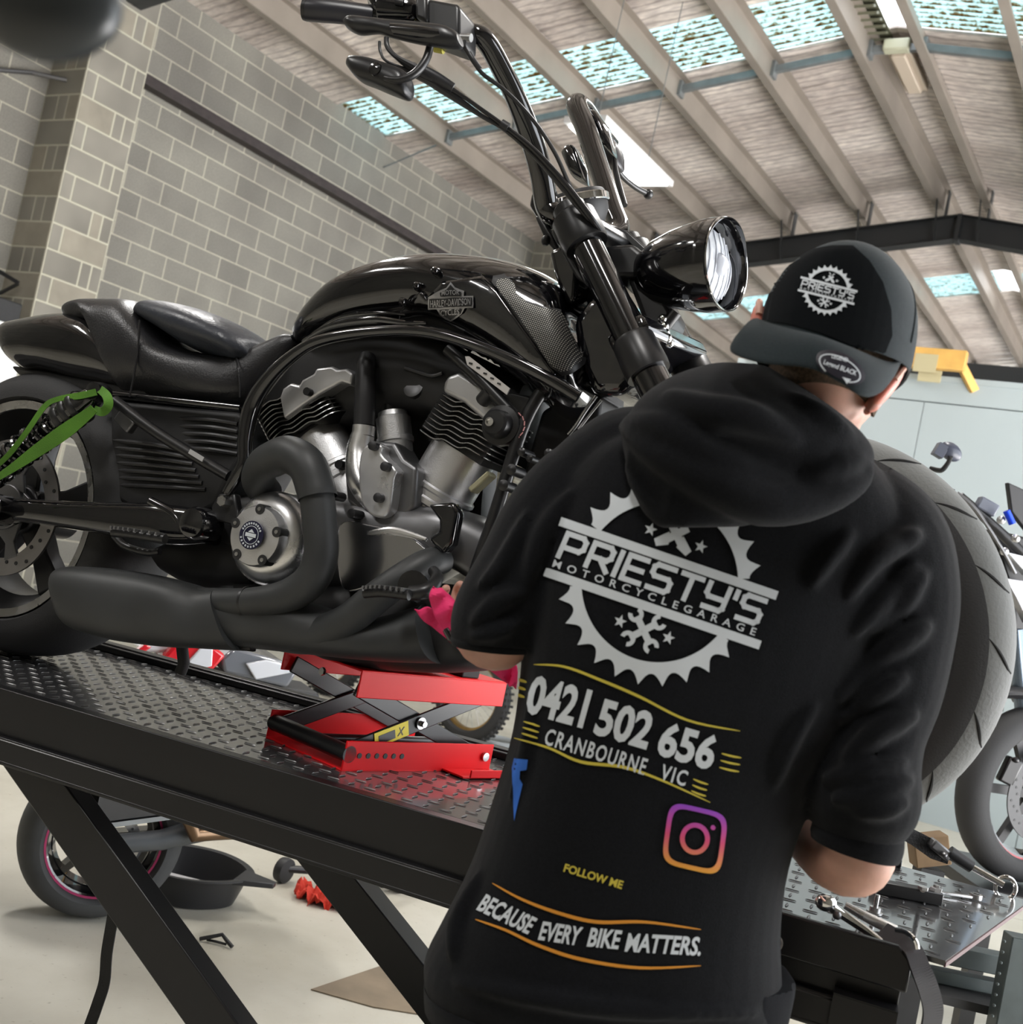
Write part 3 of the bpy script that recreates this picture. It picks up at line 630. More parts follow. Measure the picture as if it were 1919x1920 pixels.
# raised edge and scoop panel lines
g = ptube([(568, 640), (620, 612), (700, 600), (760, 606), (800, 606)], [-.13, -.15, -.165, -.172, -.173], [3, 6, 7, 6, 3], 10)
ptube([(590, 622), (640, 596), (700, 588), (760, 590)], [-.12, -.145, -.158, -.165], [2, 5, 5, 2], 10, g=g)
bp('tank_rib', g, GLOSS, tank)
sp = decal('scoop_panel', polys([(746, 596), (752, 580), (790, 545), (800, 560), (830, 530), (905, 520), (930, 545), (1040, 700), (1030, 748), (1015, 752), (905, 672), (840, 622), (752, 612)]), [tank], GLOSS, bike, off=.006, maxe=10)
s_ = sp.modifiers.new('t', 'SOLIDIFY'); s_.thickness = .008; s_.offset = -1
def meshscreen():
    m = mat('wire_mesh_screen', (.2, .195, .18), .5, .6); nt = m.node_tree; b = nt.nodes['Principled BSDF']; N = nt.nodes.new; L = nt.links.new
    tc = N('ShaderNodeTexCoord'); mp = N('ShaderNodeMapping'); mp.inputs['Rotation'].default_value = (0, .6, 0); mp.inputs['Scale'].default_value = (210, 210, 210); L(tc.outputs['Object'], mp.inputs[0])
    sx = N('ShaderNodeSeparateXYZ'); L(mp.outputs[0], sx.inputs[0]); o = []
    for k in (0, 2):
        s1 = N('ShaderNodeMath'); s1.operation = 'SINE'; ml = N('ShaderNodeMath'); ml.operation = 'MULTIPLY'; ml.inputs[1].default_value = 6.283; L(sx.outputs[k], ml.inputs[0]); L(ml.outputs[0], s1.inputs[0]); o.append(s1)
    mu = N('ShaderNodeMath'); mu.operation = 'MULTIPLY'; L(o[0].outputs[0], mu.inputs[0]); L(o[1].outputs[0], mu.inputs[1])
    rp = N('ShaderNodeValToRGB'); rp.color_ramp.elements[0].position = .45; rp.color_ramp.elements[0].color = (.03, .03, .03, 1); rp.color_ramp.elements[1].position = .55; rp.color_ramp.elements[1].color = (.5, .48, .43, 1)
    L(mu.outputs[0], rp.inputs[0]); L(rp.outputs[0], b.inputs['Base Color']); return m
MESHM = meshscreen()
sc = [(930, 530), (948, 527), (962, 538), (966, 556), (985, 570), (1020, 582), (1042, 586), (1060, 610), (1086, 662), (1082, 676), (1060, 692), (1046, 694), (1028, 680), (990, 622), (950, 566), (928, 540)]
decal('scoop_rim', polys([(x+(x-1000)*.1, y+(y-612)*.1) for x, y in sc]), [tank], BLK_SATIN, tank, off=.007)
decal('mesh_screen', polys(sc), [tank], MESHM, tank, off=.009)
for (x, y, r) in ((823, 512, 8), (788, 540, 6), (762, 570, 7)):
    q = B(x, y, -.155); bp('cover_bolt', G().lathe([(.003, -.022), (.007, -.018), (.0085, -.01), (.0085, .03)], B(x, y, -.165), (0, 1, 0), 16), GLOSS, tank)
# badge
BC = (846, 566)
def rot(pts, a, c):
    ca, sa = math.cos(a*D2R), math.sin(a*D2R); return [(c[0]+x*ca-y*sa, c[1]+x*sa+y*ca) for x, y in pts]
shield = [(-25, -19), (-18, -22), (-8, -26), (0, -36), (8, -26), (18, -22), (25, -19), (24, -10), (42, -10), (42, 12), (26, 12), (20, 22), (10, 30), (0, 35), (-10, 30), (-20, 22), (-26, 12), (-42, 12), (-42, -10), (-24, -10)]
SILV = mat('pewter_badge', (.35, .35, .36), .35, .8)
badge = decal('badge', polys(rot(shield, -1, BC)), [sp, tank], SILV, bike, off=.004, maxe=8)
decal('badge_field', polys(rot([(-39.5, -7), (39.5, -7), (39.5, 9), (-39.5, 9)], -1, BC), rot([(-20, -17), (-8, -22), (0, -31), (8, -22), (20, -17), (19, -10), (-19, -10)], -1, BC), rot([(-21, 13), (21, 13), (16, 22), (0, 31), (-16, 22)], -1, BC)), [sp, tank], BLK_SATIN, badge, off=.0055)
decal('badge_lettering', merge(fittext('HARLEY-DAVIDSON', (809, 568), (883, 566), 12), fittext('MOTOR', (829, 550), (862, 549), 9), fittext('CYCLES', (829, 584), (863, 583), 10)), [sp, tank], SILV, badge, off=.007, maxe=20)
# ---- engine
eng = bp('engine', loft([(590, 960, 600, 1105, .11), (640, 935, 640, 1110, .13), (720, 940, 720, 1100, .13), (820, 950, 800, 1060, .12), (880, 960, 860, 1080, .1), (930, 985, 905, 1120, .08)], 3.5, 28), GUN)
bp('sump', loft([(470, 1090, 480, 1165, .1), (600, 1100, 600, 1240, .13), (750, 1090, 750, 1262, .13), (880, 1100, 880, 1255, .12), (925, 1130, 915, 1225, .08)], 4, 24), BLK_MATTE, eng)
bp('gearbox', loft([(395, 960, 395, 1090, .08), (470, 930, 470, 1100, .1), (600, 930, 600, 1110, .1)], 4, 24), BLK_MATTE, eng)
bp('engine_core', loft([(560, 760, 580, 960, .03, .06), (680, 680, 680, 1000, .05, .06), (800, 690, 800, 1000, .05, .06), (930, 760, 900, 1000, .03, .06)], 4, 16), BLK_MATTE, eng)
bp('engine_top_cover', loft([(500, 700, 480, 830, .06), (640, 632, 640, 800, .11), (800, 628, 800, 780, .12), (1000, 720, 960, 870, .08)], 3.5, 24, vmid=.04), BLK_MATTE, eng)
def cylinder(c0, c1, vc, rad_px, fin_px, fin_len, hpx, head, nf, flip):
    """c0->c1: axis from crankcase to head, in px at v=vc"""
    a, b = B(*c0, vc), B(*c1, vc); d = (b-a); L_ = d.length; dn = d.normalized(); s_ = dn.cross(Vector((0, 1, 0))); s_ = s_ if s_.x > 0 else -s_
    k = rpx(*c1, vc, 1.0); r = rad_px*k
    cy = bp('cylinder', G().lathe([(r, -.05), (r, L_*.28), (r*1.07, L_*.3), (r*1.07, L_*.36), (r, L_*.38), (r, L_*.44), (r*1.04, L_*.46), (r*1.04, L_*.5), (r*.97, L_*.52), (r*.97, L_)], a, d, 40), ALU, eng)
    h0 = b; th = hpx*k/nf
    gi, ge = G(), G(); hl = fin_len*k/2; hv = .075
    def off(t): return (.010*math.tanh((t+.25)*12)+.010*math.tanh((t-.35)*12))*(1 if flip else -1)*.55
    for i in range(nf):
        for g, tk, grow in ((gi, .0028, 0), (ge, .0018, .0012)):
            rings = []
            for j in range(25):
                t = -1+2*j/24; e_ = (1-abs(t)**5)**.4 if abs(t) < 1 else .2; vv = hv*max(.35, e_)+grow
                c = h0+dn*(th*(i+.5)+off(t))+s_*(t*(hl+grow)); rings.append([c+Vector((0, y, 0))+dn*z for y, z in ((-vv, -tk/2), (vv, -tk/2), (vv, tk/2), (-vv, tk/2))])
            g.ring_faces(rings)
    bp('head_core', G().bar(h0, h0+dn*th*nf, hl*1.7, .12, up=(0, 1, 0)), BLK_MATTE, cy)
    bp('cooling_fins', gi, BLK_SATIN, cy); bp('fin_edges', ge, STEEL, cy)
    return cy, h0, dn, s_, k, th*nf
cyl, h0, dn, s_, k, ht = cylinder((668, 945), (604, 820), -.02, 54, None, 172, 84, None, 9, False)
bp('rocker_cover', G().prism(PB([(524, 745), (530, 728), (545, 717), (560, 722), (566, 712), (588, 700), (592, 690), (622, 686), (632, 692), (650, 690), (662, 700), (658, 722), (640, 716), (597, 740), (560, 766), (532, 786)], -.106), (0, 0, 0), (0, .12, 0)), HEADCOV, cyl, bevel=.009, seg=3)
bp('cover_bolt', G().lathe([(.008, -.012), (.008, .02)], B(581, 736, -.108), (0, 1, 0), 12), BLK_SATIN, cyl)
cyl2, h0, dn, s_, k, ht = cylinder((790, 985), (872, 846), -.02, 66, None, 170, 88, None, 9, True)
bp('rocker_cover', G().prism(PB([(832, 716), (838, 704), (862, 696), (905, 722), (930, 748), (940, 772), (930, 800), (900, 782), (868, 754), (828, 734)], -.106), (0, 0, 0), (0, .12, 0)), HEADCOV, cyl2, bevel=.009, seg=3)
bp('spark_plug_cap', G().lathe([(.014, 0), (.014, .03)], B(905, 752, -.115), (.6, -.4, .6), 12), BLK_PLAST, cyl2)
for xx, yy in ((640, 872),): bp('case_bolt', G().lathe([(.009, -.01), (.009, .01)], B(xx, yy, -.08), (0, 1, 0), 12), BLK_SATIN, eng)
# coolant hose and pump
hose = bp('coolant_hose', ptube([(690, 668), (686, 690), (685, 740), (683, 798)], [-.09, -.1, -.105, -.105], [15, 18, 20, 20], 20), BLK_PLAST, eng)
bp('hose_clamp', ptube([(683, 799), (681, 817)], -.105, 21.5, 20), POLISH, eng)
pump = bp('water_pump_elbow', ptube([(681, 815), (674, 850), (680, 900), (712, 938), (740, 950)], [-.105, -.105, -.11, -.11, -.1], [22, 25, 29, 30, 26], 24), POLISH, eng)
panel([(700, 830), (716, 836), (716, 852), (742, 880), (738, 900), (728, 960), (700, 968), (678, 940), (672, 880), (680, 842)], -.145, -.1, .01, 'pump_cover', HEADCOV, eng, True)
panel([(682, 826), (740, 828), (758, 860), (782, 876), (778, 950), (742, 985), (688, 975), (650, 940), (645, 890), (668, 860)], -.115, -.04, .008, 'pump_housing', GUN, eng)
for (x, y) in ((707, 838), (730, 877), (717, 935), (668, 965), (632, 930)):
    bp('pump_bolt', G().lathe([(.004, -.02), (.009, -.018), (.009, .02)], B(x, y, -.14), (0, 1, 0), 12), BLK_PLAST, eng)
st_ = bp('oil_filter_housing', G().lathe([(.028, -.06), (.03, -.05), (.034, -.048), (.034, -.01), (.036, -.008), (.036, 0), (.033, .002), (.03, .07)], B(742, 830, -.06), tuple(B(747, 880, -.06)-B(742, 830, -.06)), 32), ALU, eng)
bp('throttle_body', ptube([(728, 720), (730, 760), (733, 795)], -.05, [15, 15, 17]), BLK_SATIN, eng)
bp('fuel_connector', G().lathe([(.017, 0), (.02, .008), (.02, .018), (.014, .02)], B(782, 735, -.06), (0, -1, .3), 18).box(B(782, 722, -.05), (.03, .04, .04)), GUN, eng)
bp('plug_lead', ptube([(760, 690), (790, 700), (812, 705), (830, 700)], -.08, 4, 8), BLK_PLAST, eng)
bp('swing_arm_mount', loft([(300, 1030, 310, 1075, .06), (360, 1010, 370, 1110, .1), (420, 1000, 430, 1110, .1), (480, 1000, 480, 1110, .1)], 3.5, 24), BLK_MATTE, eng)
# clutch cover
cc = B(512, 1010, -.14); CR = rpx(512, 1010, -.14, 90)
cl = bp('clutch_cover', G().lathe([(CR*.98, .06), (CR, .0), (CR*.97, -.012), (CR*.85, -.026), (CR*.66, -.034), (CR*.63, -.034)], cc, (0, 1, 0), 56), POLISH, eng)
dc = bp('derby_cover', G().lathe([(CR*.63, -.03), (CR*.63, -.052), (CR*.6, -.058), (CR*.0, -.064)], cc, (0, 1, 0), 48), ALU, cl)
for k in range(5):
    a = (k*72+18)*D2R; q = cc+Vector((math.cos(a)*CR*.55, 0, math.sin(a)*CR*.55))
    bp('bolt_recess', G().lathe([(.010, -.0605), (.010, -.02)], q, (0, 1, 0), 16), BLK_MATTE, cl)
    bp('cover_screw', G().lathe([(.004, -.062), (.004, -.02)], q, (0, 1, 0), 8), STEEL, cl)
mc = cc+Vector((0, -.066, 0)); md = bp('clutch_medallion', G().lathe([(.027, 0), (.027, -.003), (.0, -.0035)], mc, (0, 1, 0), 40), mat('navy_enamel', (.01, .01, .035), .3), cl)
g = G(); g.lathe([(.0165, -.0044), (.0175, -.0044), (.0175, -.0036), (.0165, -.0036), (.0165, -.0044)], mc, (0, 1, 0), 40)
for pl in ([(-.012, -.0035), (.012, -.0035), (.012, .0035), (-.012, .0035)], [(-.007, .005), (0, .011), (.007, .005)], [(-.007, -.005), (0, -.011), (.007, -.005)]):
    g.prism([mc+Vector((x, -.0038, z)) for x, z in pl], (0, 0, 0), (0, -.0012, 0))
for a in list(range(200, 340, 17))+list(range(30, 160, 14)):
    q = mc+Vector((math.cos(a*D2R)*.0222, -.004, math.sin(a*D2R)*.0222)); g.box(q, (.0032, .0006, .0038), Ry(-a+90))
bp('medallion_emblem', g, PRINT, md, smooth=False)
# chin cover polished
panel([(636, 985), (700, 985), (760, 1000), (800, 1030), (812, 1050), (780, 1060), (740, 1085), (690, 1102), (640, 1100)], -.14, -.05, .03, 'cam_cover', mat('smoked_chrome', (.5, .5, .52), .18, 1, rnoise=.08), eng, True, seg=5)
g = ptube([(690, 1000), (740, 995), (800, 1012)], -.145, [4, 8, 4], 10); bp('cover_ridge', g, POLISH, eng)
panel([(800, 1010), (822, 995), (822, 975), (800, 945), (850, 940), (860, 960), (848, 1020), (830, 1040)], -.16, -.13, .008, 'side_plate', GLOSS, eng)
# ignition switch
ig = bp('ignition_switch', G().lathe([(.036, .0), (.038, -.008), (.036, -.016), (.026, -.018), (.024, -.04), (.02, -.044), (.0, -.045)], B(945, 800, -.12), (0, 1, 0), 32), BLK_SATIN, eng)
bp('ignition_lock', G().lathe([(.008, -.046), (.008, -.05), (.005, -.0505), (.005, -.047)], B(943, 801, -.12)+Vector((-.004, 0, 0)), (0, 1, 0), 20), CHROME, ig)
panel([(930, 760), (985, 790), (1005, 770), (1000, 745), (960, 735), (935, 740)], -.12, -.1, .004, 'switch_bracket', BLK_SATIN, eng)
g = G()
for k in range(7): a = (k*22-70)*D2R; g.box(B(962, 800, -.125)+Vector((math.cos(a)*.026, -.008, math.sin(a)*.026)), (.002, .001, .008), Ry(-math.degrees(a)+8))
bp('switch_marks', g, mat('pink_print', (.55, .25, .25), .5), ig)
# horizontal pipe under rail with label
pp = bp('rail_pipe', ptube([(840, 655), (900, 712), (965, 780)], [-.13, -.13, -.12], 12), BLK_SATIN, fr)
panel([(872, 668), (880, 668), (956, 728), (950, 740), (876, 684)], -.165, -.162, .0004, 'emission_label', mat('pale_label', (.45, .43, .41), .6), fr)
lb = polys(*[[(x-4, y+1), (x+3, y-3+6), (x+2, y+6), (x-5, y+4)] for x, y in ((884, 678), (898, 686), (911, 697), (924, 706), (937, 716))])
decal('label_marks', lb, [bpy.data.objects['emission_label']], BLK_SATIN, fr, off=.001)
# ---- exhaust
ex = bp('exhaust', ptube([(500, 925), (484, 898), (500, 866), (540, 853), (574, 872), (592, 920), (600, 985), (602, 1040), (585, 1085), (545, 1115), (490, 1128), (430, 1132), (370, 1135)], [-.1, -.15, -.19, -.21, -.22, -.22, -.22, -.22, -.22, -.22, -.22, -.21, -.2], [30, 31, 32, 32, 33, 33, 33, 33, 33, 32, 29, 29, 34], 28), HEADER)
bp('heat_shield', ptube([(510, 862), (540, 852), (575, 872), (592, 915), (596, 934)], [-.195, -.21, -.222, -.222, -.222], [34, 35.5, 36.5, 37, 37], 28, cap=False), HEADER, ex)
bp('front_header', ptube([(830, 1050), (800, 1058), (750, 1088), (700, 1125), (650, 1165), (590, 1190), (520, 1180), (450, 1165), (400, 1155)], [-.12, -.16, -.19, -.2, -.2, -.19, -.18, -.18, -.17], [26, 29, 30, 31, 32, 36, 40, 40, 36], 28), HEADER, ex)
muf = bp('muffler', loft([(113, 1085, 120, 1170, .05, -.21), (122, 1064, 124, 1182, .068, -.21), (180, 1063, 185, 1200, .07, -.21), (270, 1075, 270, 1212, .07, -.2), (340, 1092, 330, 1215, .066, -.2), (380, 1104, 380, 1218, .062, -.19), (410, 1103, 430, 1220, .055, -.19)], 3, 32), HEADER, ex)
bp('collector', loft([(370, 1104, 340, 1205, .055, -.19), (440, 1103, 440, 1215, .055, -.18), (560, 1125, 560, 1228, .06, -.17), (680, 1160, 680, 1240, .07, -.14), (800, 1130, 800, 1245, .08, -.1)], 2.4, 28), HEADER, ex)
bp('muffler_band', ptube([(466, 1130), (462, 1130)], -.215, 30.5, 28), BLK_SATIN, ex)
bp('muffler_skirt', loft([(195, 1172, 195, 1186, .01, -.21), (300, 1185, 300, 1205, .01, -.2), (470, 1200, 470, 1222, .01, -.19)], 4, 12), BLK_SATIN, ex)
bp('hanger', G().tube(PB([(340, 1200), (345, 1245), (338, 1262)], -.1), .012, 12), BLK_MATTE, ex)
# ---- pegs
def peg(px, v, r=7, par=None):
    a = bp('foot_peg', ptube(px, v, r, 14), BLK_SATIN, par)
    pts = [p for p in cr([Vector((x, y, 0)) for x, y in px], 5)]; g = G()
    for i, p in enumerate(pts[1:-1]): g.box(B(p.x, p.y-r*.9, v), (.004, .03, .006))
    bp('peg_rubber', g, mat('grey_rubber', (.1, .1, .1), .6), a)
    return a
peg([(213, 998), (250, 1002), (310, 1011)], -.25, 9, sw)
bp('peg_mount', ptube([(215, 1004), (235, 1024), (275, 1036), (300, 1034)], -.22, 7), BLK_SATIN, sw)
peg([(684, 1112), (720, 1110), (768, 1116)], -.28, 10)
bp('brake_pedal', ptube([(768, 1112), (800, 1108), (820, 1085), (812, 1070)], [-.26, -.25, -.22, -.2], [14, 15, 12, 10]), BLK_SATIN)
bp('peg_pivot', G().lathe([(.02, -.02), (.026, -.014), (.026, .02)], B(778, 1100, -.24), (.3, -1, .1), 20), GLOSS)
# radiator side
panel([(1015, 770), (1070, 735), (1130, 715), (1120, 820), (1060, 960), (960, 1150), (905, 1160), (940, 1020)], -.02, .12, .01, 'radiator', BLK_MATTE)
g = G()
for (x, y, r) in ((966, 883, 9), (951, 912, 9), (1000, 862, 6), (1035, 852, 7), (985, 850, 7)): g.lathe([(.003, -.02), (r*.0011, -.017), (r*.0011, .03)], B(x, y, -.13), (0, 1, 0), 14)
bp('frame_bolts', g, BLK_SATIN, fr)
g = ptube([(1118, 742), (1098, 770), (1080, 798), (1066, 815)], -.1, 4, 10); ptube([(1128, 750), (1108, 775), (1085, 805)], -.09, 3, 10, g=g)
bp('radiator_hose_spring', g, STEEL)
bp('lower_clutter', G().box(B(905, 905, -.08), (.05, .03, .012), Ry(-50)), mat('brass_bracket', (.4, .38, .25), .45, .5), eng, bevel=.003)
# ================================================================ MOTORCYCLE FRONT END
BI = BIKE.inverted() @ LIFT
STD = -14*D2R+6*D2R+.0                                   # steering turned towards the viewer, in the bike's axes
FC = BI @ Vector((1.46, -.19, .43)); FF = Vector((math.cos(STD), math.sin(STD), 0)); FA = Vector((-math.sin(STD), math.cos(STD), 0))
FA = (FA*math.cos(.078)+Vector((0, 0, 1))*math.sin(.078)).normalized(); FU = FF.cross(FA).normalized(); FU = FU if FU.z > 0 else -FU
fw = bp('front_wheel', G().lathe([(.235, -.05), (.243, -.052), (.25, -.046), (.22, -.02), (.22, .02), (.25, .046), (.243, .052), (.235, .05), (.212, .0), (.235, -.05)], FC, FA, 72), BLK_SATIN)
TY = mat('worn_tyre', (.16, .165, .16), .8, noise=.4, nscale=3, bump=.5, bscale=180, rnoise=.1)
bp('tyre', G().lathe(tyreprof(.246, .33, .066, 10, 2.1), FC, FA, 96), TY, fw)
tp_ = tyreprof(.246, .33, .066, 10, 2.1)
for s in (-1, 1):
    ed = sorted([(r, h) for r, h in tp_[:-1] if h*s > 0 and r < .308], key=lambda q: q[0])
    bp('sidewall', G().lathe([(r+.0004, h+s*.0009) for r, h in ed]+[(r-.002, h-s*.004) for r, h in reversed(ed)]+[(ed[0][0]+.0004, ed[0][1]+s*.0009)], FC, FA, 96), RUBBER, bpy.data.objects['tyre.001'])
g = G()
for k in range(34):
    a0 = k*360/34*D2R; s = 1 if k % 2 else -1
    pts = []
    for j in range(9):
        t = j/8; aa = a0+t*.16; h_ = s*(.012+.042*t**.6); r_ = .246+.012+(.33-.258)*abs(math.cos(math.asin(min(1, abs(h_)/.066)**1.05)))**.95
        pts.append(FC+FA*h_+(FF*math.cos(aa)+FU*math.sin(aa))*(r_-.0004))
    g.tube(pts, [.0006+.0024*math.sin(math.pi*min(1, j/8*.9+.1)) for j in range(9)], 6)
gr = bp('tread_grooves', g, mat('groove_black', (.006, .006, .006), .9), bpy.data.objects['tyre.001']); tag(gr, kind='stuff')
g = G()
for k in range(5):
    a = k*72*D2R+.6; d = FF*math.cos(a)+FU*math.sin(a); p = FA.cross(d)
    for q in (-1, 1): g.ring_faces([[FC+d*r_+p*(q*o_+s*w_)+FA*y for s, y in ((-1, -.02), (1, -.02), (1, .02), (-1, .02))] for r_, o_, w_ in ((.035, .012, .008), (.13, .02, .007), (.225, .035, .008))])
g.lathe([(.04, -.05), (.04, .05)], FC, FA, 24)
bp('spokes', g, BLK_SATIN, fw, bevel=.003)
for s in (-1, 1):
    bp('brake_disc', G().lathe([(.11, s*.062), (.15, s*.062), (.15, s*.067), (.11, s*.067), (.11, s*.062)], FC, FA, 56), STEEL, fw)
    bp('brake_caliper', G().box(FC+FA*s*.07+FF*-.12+FU*.06, (.06, .05, .12)), GLOSS, fw, bevel=.01)
# ---- forks
for s in (-1, 1):
    if s < 0: t0, t1 = B(1085, 428, -.12), B(1212, 690, -.135); nm = 'fork'
    else: t0, t1 = B(1085, 428, -.12)+FA*.225, B(1212, 690, -.135)+FA*.235
    d = (t1-t0).normalized(); L_ = (t1-t0).length; r = rpx(1150, 560, -.12, 31)
    end = FC+FA*s*.12; 
    fk = bp('fork', G().lathe([(r, -.03), (r, L_*.84)], t0, d, 32), GLOSS)
    bp('dust_cover', G().lathe([(r*1.2, L_*.8), (r*1.3, L_*.82), (r*1.38, L_*1.0), (r*1.34, L_*1.04), (r*1.1, L_*1.04)], t0, d, 36), BLK_SATIN, fk)
    bp('stanchion', G().tube([t1-d*.01, t1+d*.09], r*1.08, 28), CHROME if s > 0 else GLOSS, fk)
    bp('slider', G().tube([t1+d*.07, t1*.5+end*.5, end], [r*1.05, r*1.0, r*.9], 24), POLISH if s > 0 else BLK_SATIN, fk)
    bp('upper_clamp_ring', G().lathe([(r*1.25, -.028), (r*1.42, -.022), (r*1.45, 0), (r*1.45, .03), (r*1.36, .04), (r*1.2, .042)], t0, d, 36), BLK_SATIN, fk)
    bp('fork_cap', G().lathe([(r*1.05, -.02), (r*1.05, -.045), (r*.9, -.05), (0, -.051)], t0, d, 24), BLK_SATIN, fk)
tc0 = B(1085, 428, -.12); 
clamp = bp('triple_clamp', G().bar(tc0+FF*-.01-FA*.02, tc0+FA*.245+FF*-.01, .075, .035, d), BLK_SATIN, bevel=.01)
bp('lower_clamp', G().bar(tc0+d*.23-FA*.02, tc0+d*.23+FA*.245, .08, .04, d).bar(tc0+d*.1+FA*.11-FF*.06, tc0+d*.3+FA*.11-FF*.04, .08, .06, FF), GLOSS, clamp, bevel=.012)
panel([(1070, 600), (1100, 560), (1130, 540), (1190, 640), (1200, 700), (1170, 740), (1110, 740), (1085, 690)], -.09, .1, .02, 'steering_head_cover', GLOSS)
panel([(1028, 470), (1060, 455), (1085, 500), (1080, 560), (1066, 575), (1050, 545), (1040, 520)], -.08, .08, .015, 'steering_lock_cover', GLOSS)
panel([(1130, 460), (1185, 455), (1240, 500), (1225, 520), (1150, 520)], -.06, .06, .01, 'headlight_bracket', BLK_SATIN)
panel([(1175, 520), (1225, 520), (1262, 585), (1240, 640), (1205, 600)], -.05, .05, .01, 'headlight_stay', BLK_SATIN)
# ---- headlight
hc = B(1340, 498, -.06); HR = rpx(1340, 498, -.06, 88); ha = Vector((math.cos(STD-.08), math.sin(STD-.08), .12)).normalized()
bk = B(1200, 505, -.03); HL = (hc-bk).length
hl = bp('headlight', G().lathe([(0, -HL), (HR*.3, -HL*.99), (HR*.5, -HL*.93), (HR*.7, -HL*.75), (HR*.85, -HL*.5), (HR*.95, -HL*.25), (HR*1., -.01), (HR*1.0, .02), (HR*.96, .024), (HR*.93, .02), (HR*.9, -.03), (0, -.04)], hc, ha, 56), GLOSS)
hx = Vector((0, 0, 1)); hx = (hx-ha*hx.dot(ha)).normalized(); hy = ha.cross(hx)
g = G(); rings = []
for k in range(25):
    t = (-105+210*k/24)*D2R; ext = .02*max(0, math.cos(t*.86))**.7
    o = hx*math.cos(t)+hy*math.sin(t); rings.append([hc+o*HR*1.01+ha*0, hc+o*HR*.97+ha*(ext+.012), hc+o*HR*.95+ha*(ext+.012), hc+o*HR*.97+ha*0])
bp('visor', g.ring_faces(rings), GLOSS, hl)
bp('rim_line', G().tube([hc+(hx*math.cos(t)+hy*math.sin(t))*HR*.985+ha*.024 for t in (2*math.pi*k/64 for k in range(64))], .0012, 6, closed=True), CHROME, hl)
LENS = mat('headlight_lens', (.8, .85, .95), .04, trans=.35, noise=.35, nscale=28, bump=.4, bscale=60)
bp('lens', G().lathe([(HR*.86, -.012), (HR*.7, .002), (HR*.4, .01), (0, .013)], hc, ha, 48), LENS, hl)
g = G()
for k in range(-3, 4): g.tube([hc+hy*(k*.018)+hx*t*HR*.7*math.sqrt(max(0, 1-(k*.25)**2))+ha*(.013-.010*t*t-.0018*k*k*.5) for t in (-1, -.6, -.3, 0, .3, .6, 1)], .0022, 6)
g.ball(hc+ha*.004, .022, 16); bp('lens_ribs', g, mat('clear_ribs', (.85, .88, .95), .1, trans=.5), hl)
cz = [B(1243, 598, -.06), B(1246, 612, -.06), B(1248, 624, -.06), B(1252, 634, -.06), B(1256, 643, -.05)]
g = G()
for q in cz: g.ball(q, .009, 12)
bp('adjuster_boot', g, CHROME, hl)
bp('headlight_post', ptube([(1268, 585), (1240, 620), (1215, 640)], -.05, [12, 12, 10]), BLK_SATIN, hl)
# ---- handlebar
hb = bp('handlebar', ptube([(1072, 418), (1040, 402), (1026, 385), (1016, 330), (1000, 270), (968, 185), (930, 108), (910, 76), (897, 66), (875, 60), (820, 50), (700, 28), (590, 18)], [-.06, -.09, -.095, -.12, -.145, -.2, -.25, -.275, -.285, -.29, -.31, -.36, -.4], [21, 22, 23, 22, 22, 20, 20, 20, 19, 18, 17, 17, 17], 24, 6), GLOSS)
bp('riser', ptube([(1112, 440), (1085, 424), (1045, 408)], [-.0, -.04, -.085], [26, 26, 22], 24), BLK_SATIN, hb)
bp('handlebar_far_side', ptube([(1120, 430), (1150, 440), (1162, 428), (1150, 395), (1125, 320), (1100, 245), (1082, 200), (1088, 196), (1100, 208), (1122, 238), (1148, 270)], [.05, .08, .1, .12, .17, .22, .26, .29, .33, .4, .48], [20, 20, 20, 20, 20, 20, 20, 19, 18, 15, 14], 24, 6), GLOSS, hb)
gp = bp('grip', ptube([(578, 17), (600, 19), (640, 23), (700, 31)], [-.405, -.4, -.385, -.36], [22, 22, 21, 20], 24), mat('grip_rubber', (.02, .02, .025), .35), hb)
bp('grip_end', ptube([(571, 16), (578, 17)], [-.407, -.405], [21, 22.5], 24), BLK_SATIN, gp)
sw_ = bp('switch_housing', ptube([(702, 22), (712, 18), (740, 20), (768, 22), (775, 24)], [-.36, -.357, -.35, -.34, -.335], [24, 30, 28, 27, 22], 20), GLOSS, hb)
bp('switch_button', ptube([(742, 2), (757, 6)], [-.375, -.37], 6, 12), BLK_PLAST, sw_)
ms = panel([(790, -6), (856, 6), (862, 12), (861, 70), (850, 80), (800, 62), (788, 30)], -.36, -.29, .008, 'brake_reservoir', BLK_SATIN, hb)
panel([(778, -12), (800, -10), (800, 40), (778, 32)], -.37, -.3, .006, 'reservoir_clamp', BLK_SATIN, hb)
lv = bp('brake_lever', loft([(646, 38, 648, 50, .012, -.44), (660, 30, 662, 54, .02, -.44), (700, 33, 702, 56, .014, -.435), (730, 36, 728, 64, .014, -.43), (780, 40, 778, 76, .014, -.42), (830, 46, 825, 82, .016, -.41), (852, 56, 850, 82, .018, -.4), (860, 64, 860, 80, .012, -.4)], 2.2, 20), BLK_SATIN, hb)
bp('lever_inlay', loft([(735, 44, 735, 62, .016, -.43), (790, 49, 788, 70, .017, -.42), (828, 56, 826, 72, .017, -.41)], 2.4, 16), GLOSS, lv)
bp('banjo_bolt', G().tube([B(858, 70, -.35), B(884, 71, -.35)], .007, 12), STEEL, hb)
